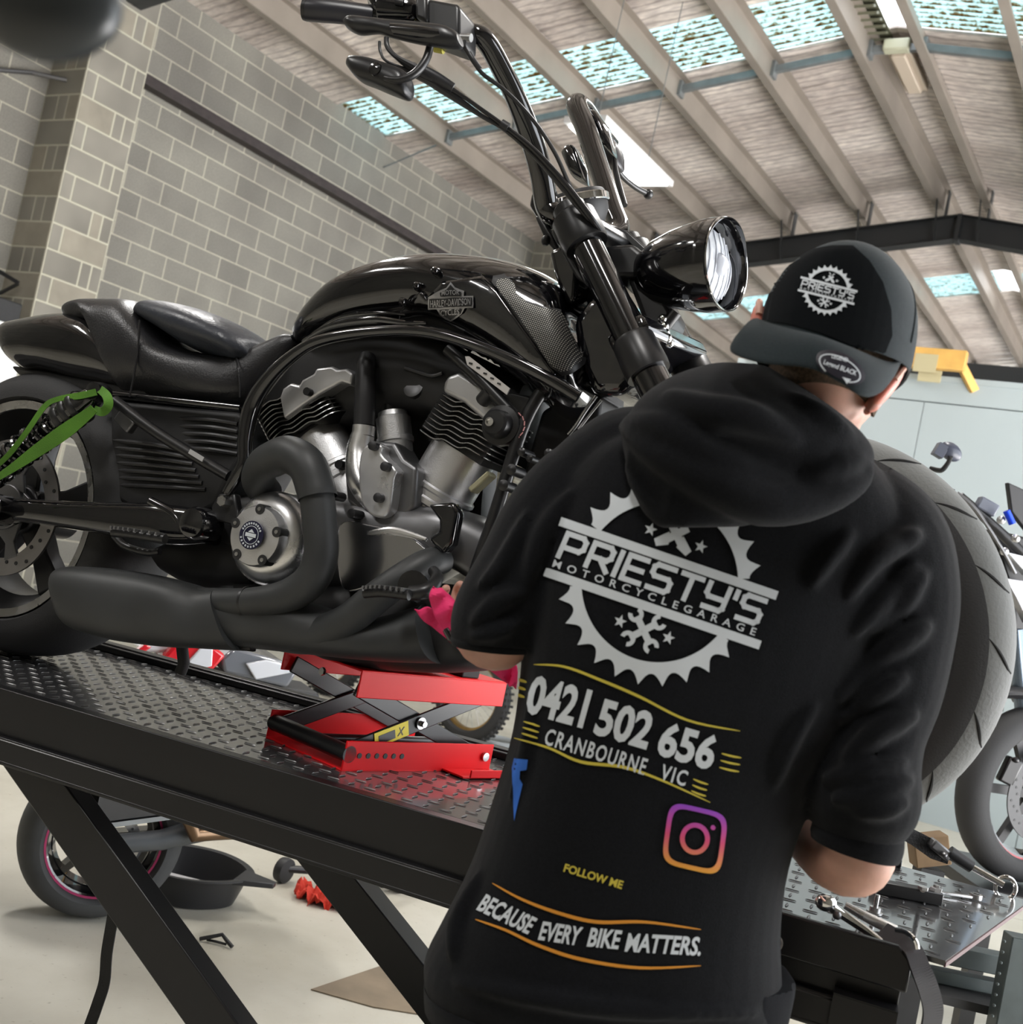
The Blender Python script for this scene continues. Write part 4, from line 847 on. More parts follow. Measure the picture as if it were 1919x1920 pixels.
# mirror under the bar
mr = bp('mirror', loft([(652, 118, 653, 128, .012, -.4), (660, 106, 664, 142, .024, -.4), (690, 108, 690, 152, .028, -.4), (730, 120, 728, 168, .028, -.4), (758, 132, 752, 176, .024, -.4), (768, 150, 766, 168, .012, -.4)], 2.4, 24), BLK_SATIN, hb)
bp('mirror_pivot', G().lathe([(.004, -.032), (.011, -.03), (.013, -.02), (.013, .02)], B(720, 144, -.4), (0, 1, 0), 18), GLOSS, mr)
bp('mirror_stem', ptube([(722, 146), (748, 150), (778, 138), (800, 110), (808, 78)], [-.43, -.43, -.42, -.41, -.4], [5, 7, 8, 8, 7], 12), BLK_SATIN, mr)
# cables
cb = bp('control_cable', ptube([(725, 70), (727, 88), (745, 108), (790, 135), (860, 175), (940, 232), (1000, 280), (1060, 345), (1110, 410), (1130, 440)], [-.36, -.36, -.36, -.34, -.3, -.25, -.22, -.19, -.16, -.12], [5, 5, 5, 10, 4, 4.5, 5.5, 6, 6, 6], 10), BLK_SATIN, hb)
bp('throttle_cable', ptube([(712, 78), (714, 98), (730, 118), (800, 148), (832, 168), (900, 215), (950, 245), (1010, 300), (1070, 370), (1118, 425)], [-.36, -.36, -.36, -.33, -.31, -.27, -.24, -.21, -.18, -.14], [3, 3, 3, 9, 9, 4.5, 4.5, 5, 5.5, 5.5], 10), BLK_SATIN, hb)
bp('cable_sleeve', ptube([(790, 130), (820, 147), (850, 165)], [-.34, -.325, -.31], [10, 11, 9], 14), BLK_PLAST, hb)
bp('cable_tie', ptube([(940, 232), (953, 240)], [-.25, -.245], 9.5, 12), BLK_PLAST, hb)
bp('brake_hose', ptube([(872, 74), (872, 88), (884, 108), (905, 138), (950, 172), (1000, 225), (1040, 285), (1070, 350), (1092, 385), (1110, 430)], [-.35, -.35, -.34, -.33, -.3, -.26, -.22, -.18, -.15, -.1], 4, 10), BLK_SATIN, hb)
bp('hose_sleeve', ptube([(880, 100), (888, 113), (900, 130)], [-.342, -.34, -.332], 5.5, 12), BLK_PLAST, hb)
# instruments
gc = B(1080, 385, 0); gx = Vector((-.35, -.25, .9)).normalized()
ga = bp('instrument', G().lathe([(.02, -.05), (.045, -.045), (.06, -.02), (.062, .01), (.058, .018), (0, .02)], gc, gx, 36), BLK_MATTE)
bp('instrument_bezel', G().lathe([(.063, -.006), (.0655, -.004), (.0655, .008), (.06, .012), (.063, -.006)], gc, gx, 36), CHROME, ga)
panel([(992, 385), (996, 362), (1012, 350), (1040, 352), (1050, 400), (1046, 425), (1016, 425)], -.02, .0, .006, 'ignition_panel', GLOSS, ga)
panel([(1002, 405), (1012, 402), (1040, 450), (1060, 485), (1040, 470), (1022, 450)], -.04, .0, .005, 'turn_bracket', BLK_SATIN, ga)
bp('indicator_stalk', G().ball(B(1024, 451, -.04), .009, 12, (1, 1, 1.2)), BLK_PLAST, ga)
panel([(1038, 432), (1052, 436), (1085, 500), (1100, 535), (1080, 520), (1056, 478)], -.1, -.07, .004, 'clamp_side', BLK_SATIN, ga)
panel([(1150, 425), (1175, 430), (1230, 480), (1245, 500), (1200, 480)], .02, .05, .004, 'wind_bracket', BLK_SATIN, ga)
# far controls
fc = bp('clutch_perch', loft([(1102, 208, 1108, 240, .02, .3), (1118, 208, 1124, 262, .03, .3), (1132, 226, 1138, 280, .03, .3), (1142, 240, 1150, 290, .02, .3)], 3, 18), GLOSS, hb)
bp('clutch_lever', ptube([(1150, 300), (1165, 328), (1190, 350), (1214, 363)], [.35, .4, .45, .5], [6, 5, 5, 6], 12), BLK_SATIN, fc)
bp('lever_ball', G().ball(B(1216, 364, .5), rpx(1216, 364, .5, 9.5), 16), BLK_SATIN, fc)
m2 = bp('far_mirror', loft([(1132, 250, 1122, 300, .02, .36), (1145, 258, 1138, 308, .03, .36), (1160, 272, 1156, 312, .03, .36), (1167, 294, 1165, 310, .015, .36)], 3, 18), mat('mirror_back', (.03, .028, .03), .3), hb)
bp('far_mirror_stem', ptube([(1152, 285), (1154, 315), (1162, 350), (1172, 385)], [.34, .33, .32, .3], 5.5, 10), BLK_SATIN, m2)
bp('mirror_foot', ptube([(1150, 382), (1172, 382)], .3, 3, 8), BLK_SATIN, m2)
bp('left_switch', loft([(1056, 285, 1058, 300, .02, .25), (1068, 272, 1068, 325, .03, .25), (1082, 280, 1090, 338, .03, .25), (1096, 320, 1104, 350, .02, .25)], 3, 16), GLOSS, hb)
bp('far_brake_hose', ptube([(1140, 240), (1130, 270), (1126, 310), (1134, 360), (1150, 410), (1160, 440)], [.3, .28, .26, .22, .18, .14], 3.2, 10), BLK_SATIN, hb)
bp('far_hose', ptube([(1128, 300), (1134, 330), (1150, 385), (1163, 430)], [.27, .26, .22, .16], 3, 10), BLK_SATIN, hb)
bp('yellow_connector', G().tube([B(816, 92, -.3), B(832, 95, -.3)], .006, 8), mat('yellow_tag', (.55, .5, .08), .5), hb)
# ================================================================ TIE DOWN STRAP ROUND THE SHOCK
GREEN = mat('green_webbing', (.09, .24, .02), .8, bump=.6, bscale=500, noise=.25)
def strap_px(name, px, vs, ws, th, m, par=None, M=BIKE, wd=None):
    pts = [B(x, y, v) for (x, y), v in zip(px, vs)]
    q = cr([Vector((*p, w_)) for p, w_ in zip(pts, ws)], 6) if False else None
    c = cr(pts, 6); W = cr([Vector((w_, 0, 0)) for w_ in ws], 6); m_ = len(c); rings = []
    eye = BIKE.inverted() @ EYE
    for i, p in enumerate(c):
        t = (c[min(i+1, m_-1)]-c[max(i-1, 0)]).normalized(); view = (p-eye).normalized(); wdv = t.cross(view).normalized()
        wdv = (wdv+view*.25).normalized(); nn = t.cross(wdv).normalized(); hw = rpx(*(0, 0), 0, 0) if False else W[i].x*(p-eye).length/FPX/2
        rings.append([p+wdv*hw+nn*th/2, p-wdv*hw+nn*th/2, p-wdv*hw-nn*th/2, p+wdv*hw-nn*th/2])
    return obj(name, G().ring_faces(rings), m, par)
gs = thing('tie_down_strap', 'green webbing strap looped over the top of the rear shock', 'strap', BIKE)
strap_px('webbing', [(-20, 905), (20, 880), (70, 845), (120, 810), (160, 780), (176, 766)], [-.27, -.26, -.25, -.245, -.24, -.24], [10, 14, 22, 26, 20, 16], .003, GREEN, gs)
strap_px('webbing', [(-20, 885), (14, 855), (50, 810), (84, 762), (110, 748), (150, 742), (180, 735)], [-.22, -.24, -.25, -.24, -.23, -.23, -.23], [8, 9, 9, 9, 9, 12, 12], .003, GREEN, gs)
strap_px('loop', [(186, 729), (200, 742), (203, 760), (192, 772), (178, 768)], [-.21, -.235, -.24, -.235, -.21], [14, 16, 16, 16, 14], .004, GREEN, gs)
# ================================================================ RED SCISSOR JACK
JD = LIFT @ Matrix.Translation((0, 0, 0))
def DZ(x, y, z): return hit(LIFT, 2, z, x, y)       # point over the deck at height z (deck axes)
jA, jB = DZ(515, 1395, .0), DZ(640, 1446, .0)         # short end, near-left bottom corners
jC = DZ(925, 1446, .0)
ex_ = (jC-jB); ex_.z = 0; ey_ = (jA-jB); ey_.z = 0
JX = ex_.normalized(); JY = (ey_-JX*ey_.dot(JX)).normalized(); JW = .24; JL = .40
JM = LIFT @ Matrix(((JX.x, JY.x, 0, jB.x), (JX.y, JY.y, 0, jB.y), (0, 0, 1, 0.001), (0, 0, 0, 1)))
jk = thing('scissor_jack', 'red scissor jack with black arms standing on the deck under the engine', 'jack', JM)
def channel(name, z0, z1, base_at, hx0=0, hx1=JL):
    g = G(); t = .004
    for y in (0, JW):
        g.ring_faces([[Vector((x, y+dy, z)) for x, z in ((hx0, z0), (hx1, z0), (hx1, z1), (hx1-.02, z1+.0), (hx0, z1))] for dy in (0, t if y == 0 else -t)])
    zb = z0 if base_at == 'b' else z1
    g.box(((hx0+hx1)/2, JW/2, zb), (hx1-hx0, JW, t))
    return obj(name, g, RED, jk, bevel=.0015)
bz0, bz1 = 0, .055
tz0, tz1 = .135, .185
bc = channel('base_channel', bz0, bz1, 'b'); tc_ = channel('top_channel', tz0, tz1, 't')
g = G()
for k in range(6): g.lathe([(.0052, -.0012), (.0052, .0005)], (.036+k*.0215, 0, .028), (0, 1, 0), 14)
obj('slot_holes', g, BLK_MATTE, bc)
obj('foot_tab', G().box((.33, -.03, .003), (.14, .06, .004)).box((.33, -.06, .010), (.1, .004, .015)), RED, bc, bevel=.001)
for y in (.02, JW-.02):
    obj('arm', G().bar((.02, y, .03), (.36, y, .15), .006, .034, (0, 0, 1)), BLK_SATIN, jk, bevel=.002)
    obj('arm', G().bar((.36, y+.008, .03), (.02, y+.008, .15), .006, .034, (0, 0, 1)), BLK_SATIN, jk, bevel=.002)
obj('screw_shaft', G().tube([(.0, JW*.5, .03), (.36, JW*.5, .03)], .009, 14).tube([(.012, .0, .03), (.012, JW, .03)], .016, 18), BLK_SATIN, jk)
obj('pivot_bolt', G().lathe([(.012, -.004), (.012, 0), (.006, .0), (.006, .01)], (.19, .012, .09), (0, -1, 0), 18), STEEL, jk)
obj('pivot_bolt', G().lathe([(.009, 0), (.009, .006), (.004, .007)], (.375, -.001, .03), (0, -1, 0), 18), STEEL, jk)
obj('pivot_bolt', G().lathe([(.008, 0), (.008, .006)], (-.0, JW*.45, .16), (-1, 0, 0), 6), STEEL, jk)
yl = obj('warning_label', G().bar((.08, .0155, .052), (.16, .0155, .080), .001, .030, (0, 0, 1)), mat('yellow_label', (.75, .62, .03), .5), jk)
obj('label_panel', G().bar((.09, .0148, .054), (.128, .0148, .0675), .001, .017, (0, 0, 1)), BLK_SATIN, yl)
obj('label_symbol', G().bar((.136, .0148, .063), (.148, .0148, .082), .001, .002).bar((.136, .0148, .08), (.148, .0148, .066), .001, .002), BLK_SATIN, yl)
obj('saddle', G().box((.07, JW*.5, tz1+.012), (.05, JW*.9, .02)).box((.3, JW*.5, tz1+.012), (.05, JW*.9, .02)), mat('rubber_saddle', (.02, .02, .02), .8), jk, bevel=.003)
# ================================================================ THE MECHANIC
SKIN = mat('skin', (.52, .29, .22), .5, noise=.12, nscale=30, sss=.25, bump=.15, bscale=150)
FLEECE = mat('black_fleece', (.0055, .006, .0075), .95, sheen=.07, spec=.1, bump=.5, bscale=900, noise=.3, nscale=300)
DENIM = mat('black_trousers', (.005, .0055, .007), .9, spec=.1, bump=.4, bscale=400)
pr = thing('person', 'person in black printed hoodie and backwards black cap working on the motorcycle', 'person', Matrix.Translation((.25, 1.5, 0)))
PW = pr.matrix_world.inverted()
def pp_(name, g, m, par=None, **k):
    if isinstance(g, G): g.bm.transform(PW)
    return obj(name, g, m, par or pr, **k)
def rows(rs, e=2.3, n=36, sub=4, cap=True, g=None):
    """rows: (left px, left py, right px, right py, depth, half thickness): rings of a clothed limb or trunk"""
    A = []
    for xl, yl, xr, yr, d, th in rs: A.append((P(xl, yl, d), P(xr, yr, d), Vector((th, 0, 0))))
    L_ = cr([a[0] for a in A], sub); R_ = cr([a[1] for a in A], sub); T_ = cr([a[2] for a in A], sub); rings = []
    for l, r, t in zip(L_, R_, T_):
        c = (l+r)/2; h = (r-l)/2; rings.append([c+h*sgp(math.cos(q), 2/e)+Vector((0, -1, 0))*t.x*sgp(math.sin(q), 2/e) for q in (2*math.pi*k/n for k in range(n))])
    return (g or G()).ring_faces(rings, cap=cap)
def wtube(pts, n=18, sub=5, g=None, flat=1.):
    """pts: (px, py, depth, radius m)"""
    q = cr([Vector((*P(x, y, d), r)) for x, y, d, r in pts], sub)
    return (g or G()).tube([p[:3] for p in q], [p[3] for p in q], n, flat=flat)
def bake(g, name, voxel, smooth, folds=()):
    me = g.done('t'); b2 = bmesh.new(); b2.from_mesh(me); tree = BVHTree.FromBMesh(b2)
    gg = G(); gg.bm.free(); gg.bm = b2
    for px, r, push in folds:
        pts = []; c = cr([Vector((x, y, 0)) for x, y in px], 5); m_ = len(c)
        for i, p in enumerate(c):
            d = ray(p.x, p.y).normalized(); h_ = tree.ray_cast(EYE, d)
            if h_[0] is not None: pts.append((h_[0]+d*push, r*(.25+.75*math.sin(math.pi*(i+.5)/m_))))
        if len(pts) > 2: gg.tube([a for a, b in pts], [b*1.25 for a, b in pts], 10)
    bpy.data.meshes.remove(me); me = gg.done('t')
    o = bpy.data.objects.new('t', me); C.objects.link(o)
    rm = o.modifiers.new('r', 'REMESH'); rm.mode = 'VOXEL'; rm.voxel_size = voxel; rm.use_smooth_shade = True
    sm = o.modifiers.new('s', 'SMOOTH'); sm.factor = .4; sm.iterations = smooth
    dg = bpy.context.evaluated_depsgraph_get(); dg.update()
    out = bpy.data.meshes.new_from_object(o.evaluated_get(dg)); out.name = name; C.objects.unlink(o); bpy.data.objects.remove(o)
    out.transform(PW); return out
# ---- body: one skinned figure under the clothes
bj = {}; be = []
def J(n, p, r, par=None):
    bj[n] = (len(bj), Vector(p), r if isinstance(r, tuple) else (r, r))
    if par: be.append((bj[par][0], bj[n][0]))
J('pelvis', P(1150, 1930, 1.53), (.13, .1))
J('belly', P(1215, 1600, 1.53), (.12, .09), 'pelvis'); J('chest', P(1290, 1250, 1.53), (.14, .1), 'belly'); J('upper', P(1350, 1000, 1.54), (.09, .06), 'chest')
J('neck', P(1470, 830, 1.5), .06, 'upper'); J('nape', P(1540, 745, 1.47), .056, 'neck'); J('skull', P(1560, 655, 1.46), (.074, .08), 'nape'); J('crown', P(1572, 580, 1.47), (.07, .085), 'skull'); J('top', P(1590, 530, 1.49), .05, 'crown')
for s, sh, el, wr, nm in ((-1, (1075, 900, 1.51), (935, 1212, 1.5), (884, 1184, 1.69), 'l'), (1, (1665, 1010, 1.51), (1612, 1640, 1.44), (1492, 1552, 1.64), 'r')):
    J(nm+'cl', P(sh[0]+s*-120, sh[1]+20, 1.54), .05, 'upper'); J(nm+'sh', P(sh[0]-s*10, sh[1]+40, 1.53), .046, nm+'cl'); J(nm+'ua', (P(*sh)+P(*el))/2, .046, nm+'sh'); J(nm+'el', P(*el), .046 if s < 0 else .052, nm+'ua')
    J(nm+'fa', P(*el)*.62+P(*wr)*.38, .045 if s < 0 else .05, nm+'el'); J(nm+'wr', P(*wr), .03, nm+'fa')
    hd = (P(*wr)-P(*el)).normalized(); J(nm+'pa', P(*wr)+hd*.045, (.038, .02), nm+'wr'); J(nm+'kn', P(*wr)+hd*.085, (.04, .016), nm+'pa')
    side = hd.cross(Vector((0, 0, 1))).normalized(); dn = hd.cross(side).normalized(); dn = dn if (dn.z < 0) == (s > 0) else -dn
    for k in range(4):
        o_ = side*(k-1.5)*.021; l_ = (.036, .043, .04, .03)[k]; q = P(*wr)+hd*.088+o_
        J(nm+'f%d0' % k, q, .0095, nm+'kn'); J(nm+'f%d1' % k, q+(hd*.8+dn*.5)*l_, .009, nm+'f%d0' % k); J(nm+'f%d2' % k, q+(hd*.8+dn*.5)*l_+(hd*.1+dn*1.)*l_*.75, .008, nm+'f%d1' % k); J(nm+'f%d3' % k, q+(hd*.8+dn*.5)*l_+(dn*1.-hd*.1)*l_*.75+(dn*.5-hd*.8)*l_*.5, .007, nm+'f%d2' % k)
    q = P(*wr)+hd*.035-side*s*.03; J(nm+'t0', q, .012, nm+'pa'); J(nm+'t1', q+(hd*.6-side*s*.5+dn*.5)*.04, .0105, nm+'t0'); J(nm+'t2', q+(hd*.6-side*s*.5+dn*.5)*.04+(hd*.7+dn*.6)*.03, .009, nm+'t1')
pel = bj['pelvis'][1]
for s in (-1, 1):
    nm = 'g%d' % (s+1); hx_ = pel+Vector((s*.09, 0, -.06)); J(nm+'h', hx_, .085, 'pelvis'); J(nm+'k', Vector((hx_.x+s*.03, hx_.y-.0, .47)), .055, nm+'h'); J(nm+'a', Vector((hx_.x+s*.05, hx_.y-.04, .09)), .04, nm+'k'); J(nm+'t', Vector((hx_.x+s*.07, hx_.y+.13, .045)), (.04, .03), nm+'a')
me = bpy.data.meshes.new('body'); vs = [None]*len(bj)
for i, p, r in bj.values(): vs[i] = PW @ p
me.from_pydata(vs, be, []); body = bpy.data.objects.new('body', me); C.objects.link(body); body.parent = pr; me.materials.append(SKIN)
sk = body.modifiers.new('skin', 'SKIN'); sk.use_smooth_shade = True
for i, p, r in bj.values(): me.skin_vertices[0].data[i].radius = r
me.skin_vertices[0].data[0].use_root = True
sb = body.modifiers.new('sub', 'SUBSURF'); sb.levels = 2; sb.render_levels = 2
# facial features and ears grown onto the head
hdc = P(1562, 650, 1.46); HUP = Vector((.06, .30, .95)).normalized(); HFW = Vector((.20, .93, -.30)); HFW = (HFW-HUP*HFW.dot(HUP)).normalized(); HRT = HFW.cross(HUP).normalized()
def HD(x, y, z): return hdc+HRT*x+HFW*y+HUP*z       # right of the head, forward (face), up
g = G(); Rm_ = Matrix((HRT, HFW, HUP)).transposed()
g.ball(HD(0, .01, -.02), 1, 24, (.076, .098, .1), Rm_)
g.ball(HD(0, .05, -.075), 1, 20, (.055, .055, .05), Rm_); g.ball(HD(0, .115, -.035), 1, 12, (.014, .02, .024), Rm_); g.ball(HD(0, .1, -.07), 1, 12, (.026, .012, .008), Rm_)
for s in (-1, 1): g.ball(HD(s*.032, .094, -.008), 1, 12, (.018, .01, .012), Rm_)
g.tube([HD(0, -.01, -.06), P(1530, 770, 1.47), P(1480, 830, 1.5)], [.062, .058, .066], 20)
pp_('head', bake(g, 'head', .004, 6), SKIN)
EARM = mat('ear_skin', (.6, .2, .15), .45, sss=.5)
for c, ix, iy, hl_ in ((P(1660, 731, 1.385), .64, .77, .034), (P(1420, 610, 1.45), .1, .95, .03)):
    up_ = (RR*ix+UU*iy).normalized(); dp_ = Vector((.15, 1, 0)); dp_ = (dp_-up_*dp_.dot(up_)).normalized(); sd_ = up_.cross(dp_); Re = Matrix((sd_, dp_, up_)).transposed()
    ear = pp_('ear', G().ball(c, 1, 22, (.0095, .02, hl_), Re).ball(c-up_*.02, 1, 14, (.009, .013, .014), Re), EARM)
    pp_('ear_rim', G().tube([c+Re @ Vector((0, .018*math.sin(t), hl_*math.cos(t))) for t in [(-1.2+4.1*k/14) for k in range(15)]], .0045, 8), SKIN, ear)
pp_('earring', G().ball(P(1668, 712, 1.362), .0028, 10), CHROME)
HAIR = mat('buzzed_hair', (.10, .065, .04), .9, bump=1., bscale=900, noise=.5, nscale=250)
g = G(); rr_ = []
for k in range(9):
    z = .03-k*.0125; w_ = math.sqrt(max(.1, 1-(z/.13)**2)); rr_.append([HD(.0775*w_*math.sin(a), .008-.1*w_*math.cos(a)+max(0, -z-.04)*.35, z-.02) for a in [(-1.35+2.7*j/20) for j in range(21)]])
g.ring_faces(rr_, close=False, cap=False); hr = pp_('hair', g, HAIR); m_ = hr.modifiers.new('t', 'SOLIDIFY'); m_.thickness = .004
# ---- hoodie
g = G()
rows([(1375, 760, 1560, 800, 1.52, .06), (1270, 790, 1620, 860, 1.52, .09), (1140, 820, 1670, 930, 1.52, .125), (1060, 880, 1700, 1010, 1.53, .145), (1010, 980, 1690, 1110, 1.53, .155), (990, 1100, 1650, 1230, 1.53, .16), (978, 1240, 1600, 1360, 1.53, .158), (962, 1370, 1522, 1475, 1.53, .15),
      (925, 1500, 1474, 1595, 1.53, .15), (880, 1630, 1456, 1712, 1.53, .15), (825, 1740, 1458, 1830, 1.53, .155), (796, 1800, 1455, 1895, 1.53, .155), (800, 1850, 1440, 1930, 1.53, .145)], 2.5, 44, 5, g=g)
# sleeves
wtube([(1330, 880, 1.53, .06), (1200, 870, 1.53, .078), (1140, 888, 1.53, .072), (1102, 918, 1.53, .068), (1062, 965, 1.525, .062)], 24, 5, g)
wtube([(1120, 900, 1.53, .06), (1088, 925, 1.53, .07), (1034, 995, 1.52, .072), (984, 1075, 1.51, .0655), (938, 1150, 1.5, .062), (926, 1196, 1.5, .0575), (924, 1212, 1.5, .052)], 24, 5, g)
wtube([(1590, 960, 1.52, .08), (1650, 1020, 1.51, .088), (1676, 1110, 1.5, .083), (1672, 1200, 1.49, .078), (1655, 1290, 1.47, .074), (1630, 1370, 1.46, .07), (1618, 1440, 1.45, .071), (1618, 1500, 1.44, .071), (1612, 1540, 1.44, .062), (1608, 1565, 1.44, .054)], 24, 5, g)
F = []
def fold(px, r=.012, push=.004): F.append((px, r, -.002))
fold([(1590, 1120), (1640, 1050), (1700, 1010), (1728, 1000)], .013); fold([(1600, 1190), (1670, 1110), (1720, 1060)], .012); fold([(1630, 1180), (1690, 1130), (1735, 1070)], .013)
fold([(1570, 1310), (1650, 1230), (1710, 1190), (1745, 1170)], .014); fold([(1570, 1350), (1640, 1300), (1700, 1270)], .012); fold([(1580, 1430), (1650, 1370), (1720, 1340)], .013)
fold([(1545, 1460), (1610, 1450), (1700, 1430)], .011); fold([(1560, 1500), (1640, 1490), (1712, 1462)], .012); fold([(1600, 1525), (1660, 1518), (1705, 1500)], .01)
fold([(1520, 1100), (1560, 1040), (1600, 1000)], .01, .006); fold([(1450, 1480), (1480, 1400), (1530, 1320)], .009)
fold([(985, 1100), (1020, 1000), (1075, 920)], .012); fold([(900, 1100), (940, 1060), (990, 960)], .01); fold([(885, 1170), (930, 1130), (985, 1110)], .01); fold([(880, 1195), (930, 1185), (970, 1170)], .009)
fold([(1000, 1290), (990, 1400), (960, 1500)], .01, .006); fold([(900, 1640), (860, 1730), (850, 1800)], .012, .005); fold([(850, 1840), (1000, 1870), (1200, 1895), (1420, 1900)], .01, .006)
hoodie = pp_('hoodie', bake(g, 'hoodie', .0055, 3, F), FLEECE)
# cuffs
pp_('cuff', wtube([(1610, 1552, 1.44, .056), (1607, 1575, 1.44, .0575), (1603, 1592, 1.44, .055)], 28, 4), FLEECE, hoodie)
pp_('cuff', wtube([(925, 1195, 1.5, .0545), (924, 1206, 1.5, .0555), (923, 1216, 1.5, .053)], 28, 4), FLEECE, hoodie)
pp_('hem_band', rows([(797, 1838, 1443, 1912, 1.53, .15), (795, 1850, 1440, 1925, 1.53, .153), (797, 1880, 1425, 1955, 1.53, .145)], 2.5, 40, 3), FLEECE, hoodie)
# hood
g = G()
rows([(1330, 683, 1440, 690, 1.46, .03), (1262, 705, 1500, 728, 1.45, .07), (1205, 742, 1560, 775, 1.44, .1), (1175, 785, 1610, 818, 1.43, .11), (1168, 830, 1634, 860, 1.43, .105), (1174, 880, 1618, 905, 1.425, .09), (1186, 925, 1590, 930, 1.41, .07), (1205, 960, 1500, 962, 1.395, .05), (1235, 990, 1390, 988, 1.385, .03)], 2.2, 40, 5, g=g)
HF = []
HF.append(([(1172, 800), (1215, 835), (1280, 870), (1350, 905), (1430, 938), (1520, 935), (1600, 905), (1630, 870)], .026, .002))
HF.append(([(1175, 790), (1240, 800), (1330, 850), (1420, 890), (1500, 905)], .018, .002)); HF.append(([(1250, 740), (1330, 770), (1420, 790), (1500, 830)], .018, .004)); HF.append(([(1480, 740), (1540, 780), (1600, 820)], .012, .005))
HF.append(([(1500, 890), (1560, 880), (1620, 860)], .014, .003)); HF.append(([(1180, 850), (1195, 900), (1225, 950)], .01, .005)); HF.append(([(1285, 880), (1262, 930), (1255, 975)], .006, .002))
hood = pp_('hood', bake(g, 'hood', .006, 5, HF), FLEECE, hoodie)
# trousers and boots
g = G(); hp = pel
for s in (-1, 1):
    h_ = hp+Vector((s*.095, 0, 0)); g.tube([h_+Vector((0, 0, .12)), h_+Vector((0, 0, -.05)), Vector((h_.x+s*.03, h_.y, .48)), Vector((h_.x+s*.05, h_.y-.03, .1)), Vector((h_.x+s*.05, h_.y-.03, .07))], [.13, .125, .085, .078, .08], 24)
pp_('trousers', bake(g, 'trousers', .012, 4), DENIM)
for s in (-1, 1):
    c = Vector((hp.x+s*.15, hp.y+.03, 0)); pp_('boot', bake(G().tube([c+Vector((0, -.08, .14)), c+Vector((0, -.08, .05))], [.055, .055], 18).ball(c+Vector((0, .0, .035)), 1, 18, (.05, .14, .045)).box(c+Vector((0, 0, .013)), (.1, .28, .026)), 'boot', .008, 3), BLK_MATTE)
# ---- prints
def stroke(pl, w_):
    out = []
    for (x0, y0), (x1, y1) in zip(pl, pl[1:]):
        dx, dy = x1-x0, y1-y0; L_ = math.hypot(dx, dy) or 1; nx, ny = -dy/L_*w_/2, dx/L_*w_/2; ex, ey = dx/L_*w_*.42, dy/L_*w_*.42
        out.append([(x0+nx-ex, y0+ny-ey), (x1+nx+ex, y1+ny+ey), (x1-nx+ex, y1-ny+ey), (x0-nx-ex, y0-ny-ey)])
    return out
GL = {'P': (1, [[(0, 1), (0, 0), (.82, 0), (1, .14), (1, .44), (.82, .58), (.22, .58)]]), 'R': (1, [[(0, 1), (0, 0), (.82, 0), (1, .14), (1, .42), (.82, .56), (.22, .56)], [(.5, .56), (1, 1)]]), 'I': (0, [[(0, 0), (0, 1)]]),
      'E': (.9, [[(.9, 0), (0, 0), (0, 1), (.9, 1)], [(.0, .5), (.82, .5)]]), 'S': (1, [[(1, 0), (.15, 0), (0, .12), (0, .36), (.15, .48), (.85, .48), (1, .6), (1, .88), (.85, 1), (0, 1)]]),
      'T': (1, [[(0, 0), (1, 0)], [(.5, 0), (.5, 1)]]), 'Y': (1, [[(0, 0), (0, .42), (.14, .55), (1, .55)], [(1, 0), (1, .88), (.85, 1), (.05, 1)]]), "'": (0, [[(0, 0), (0, .28)]])}
def word(s, h, wd, w_):
    """strokes of an extended square lettering, centred, total width wd"""
    tot = sum(GL[c][0]*.95+.38 for c in s)-.38; k = wd/tot; x = -wd/2; out = []
    for c in s:
        for pl in GL[c][1]: out += stroke([(x+px*k*.95+(1-py)*h*.08, (py-.5)*h) for px, py in pl], w_)
        x += (GL[c][0]*.95+.38)*k
    return out
def star(c, r, a=0):
    return [(c[0]+math.sin((k*36+a)*D2R)*(r if k % 2 == 0 else r*.42), c[1]-math.cos((k*36+a)*D2R)*(r if k % 2 == 0 else r*.42)) for k in range(10)]
def wrench(c, L_, a, w_):
    """open ended spanner outline pieces"""
    ca, sa = math.cos(a*D2R), math.sin(a*D2R); T = lambda x, y: (c[0]+x*ca-y*sa, c[1]+x*sa+y*ca); out = [[T(-L_*.7, -w_/2), T(L_*.7, -w_/2), T(L_*.7, w_/2), T(-L_*.7, w_/2)]]
    for s in (-1, 1):
        R_ = w_*1.15; pts = []
        for k in range(17):
            t = (50+260*k/16)*D2R; pts.append((math.cos(t)*R_, math.sin(t)*R_))
        ins = [(math.cos(t)*R_*.45, math.sin(t)*R_*.45) for t in [(310-260*k/8)*D2R for k in range(9)]]
        for k in range(16):
            j = min(8, k//2); j2 = min(8, (k+1)//2)
            out.append([T(s*(L_*.8+p[0]), s*p[1]) for p in (pts[k], pts[k+1], ins[8-j2], ins[8-j])][:4])
    return out
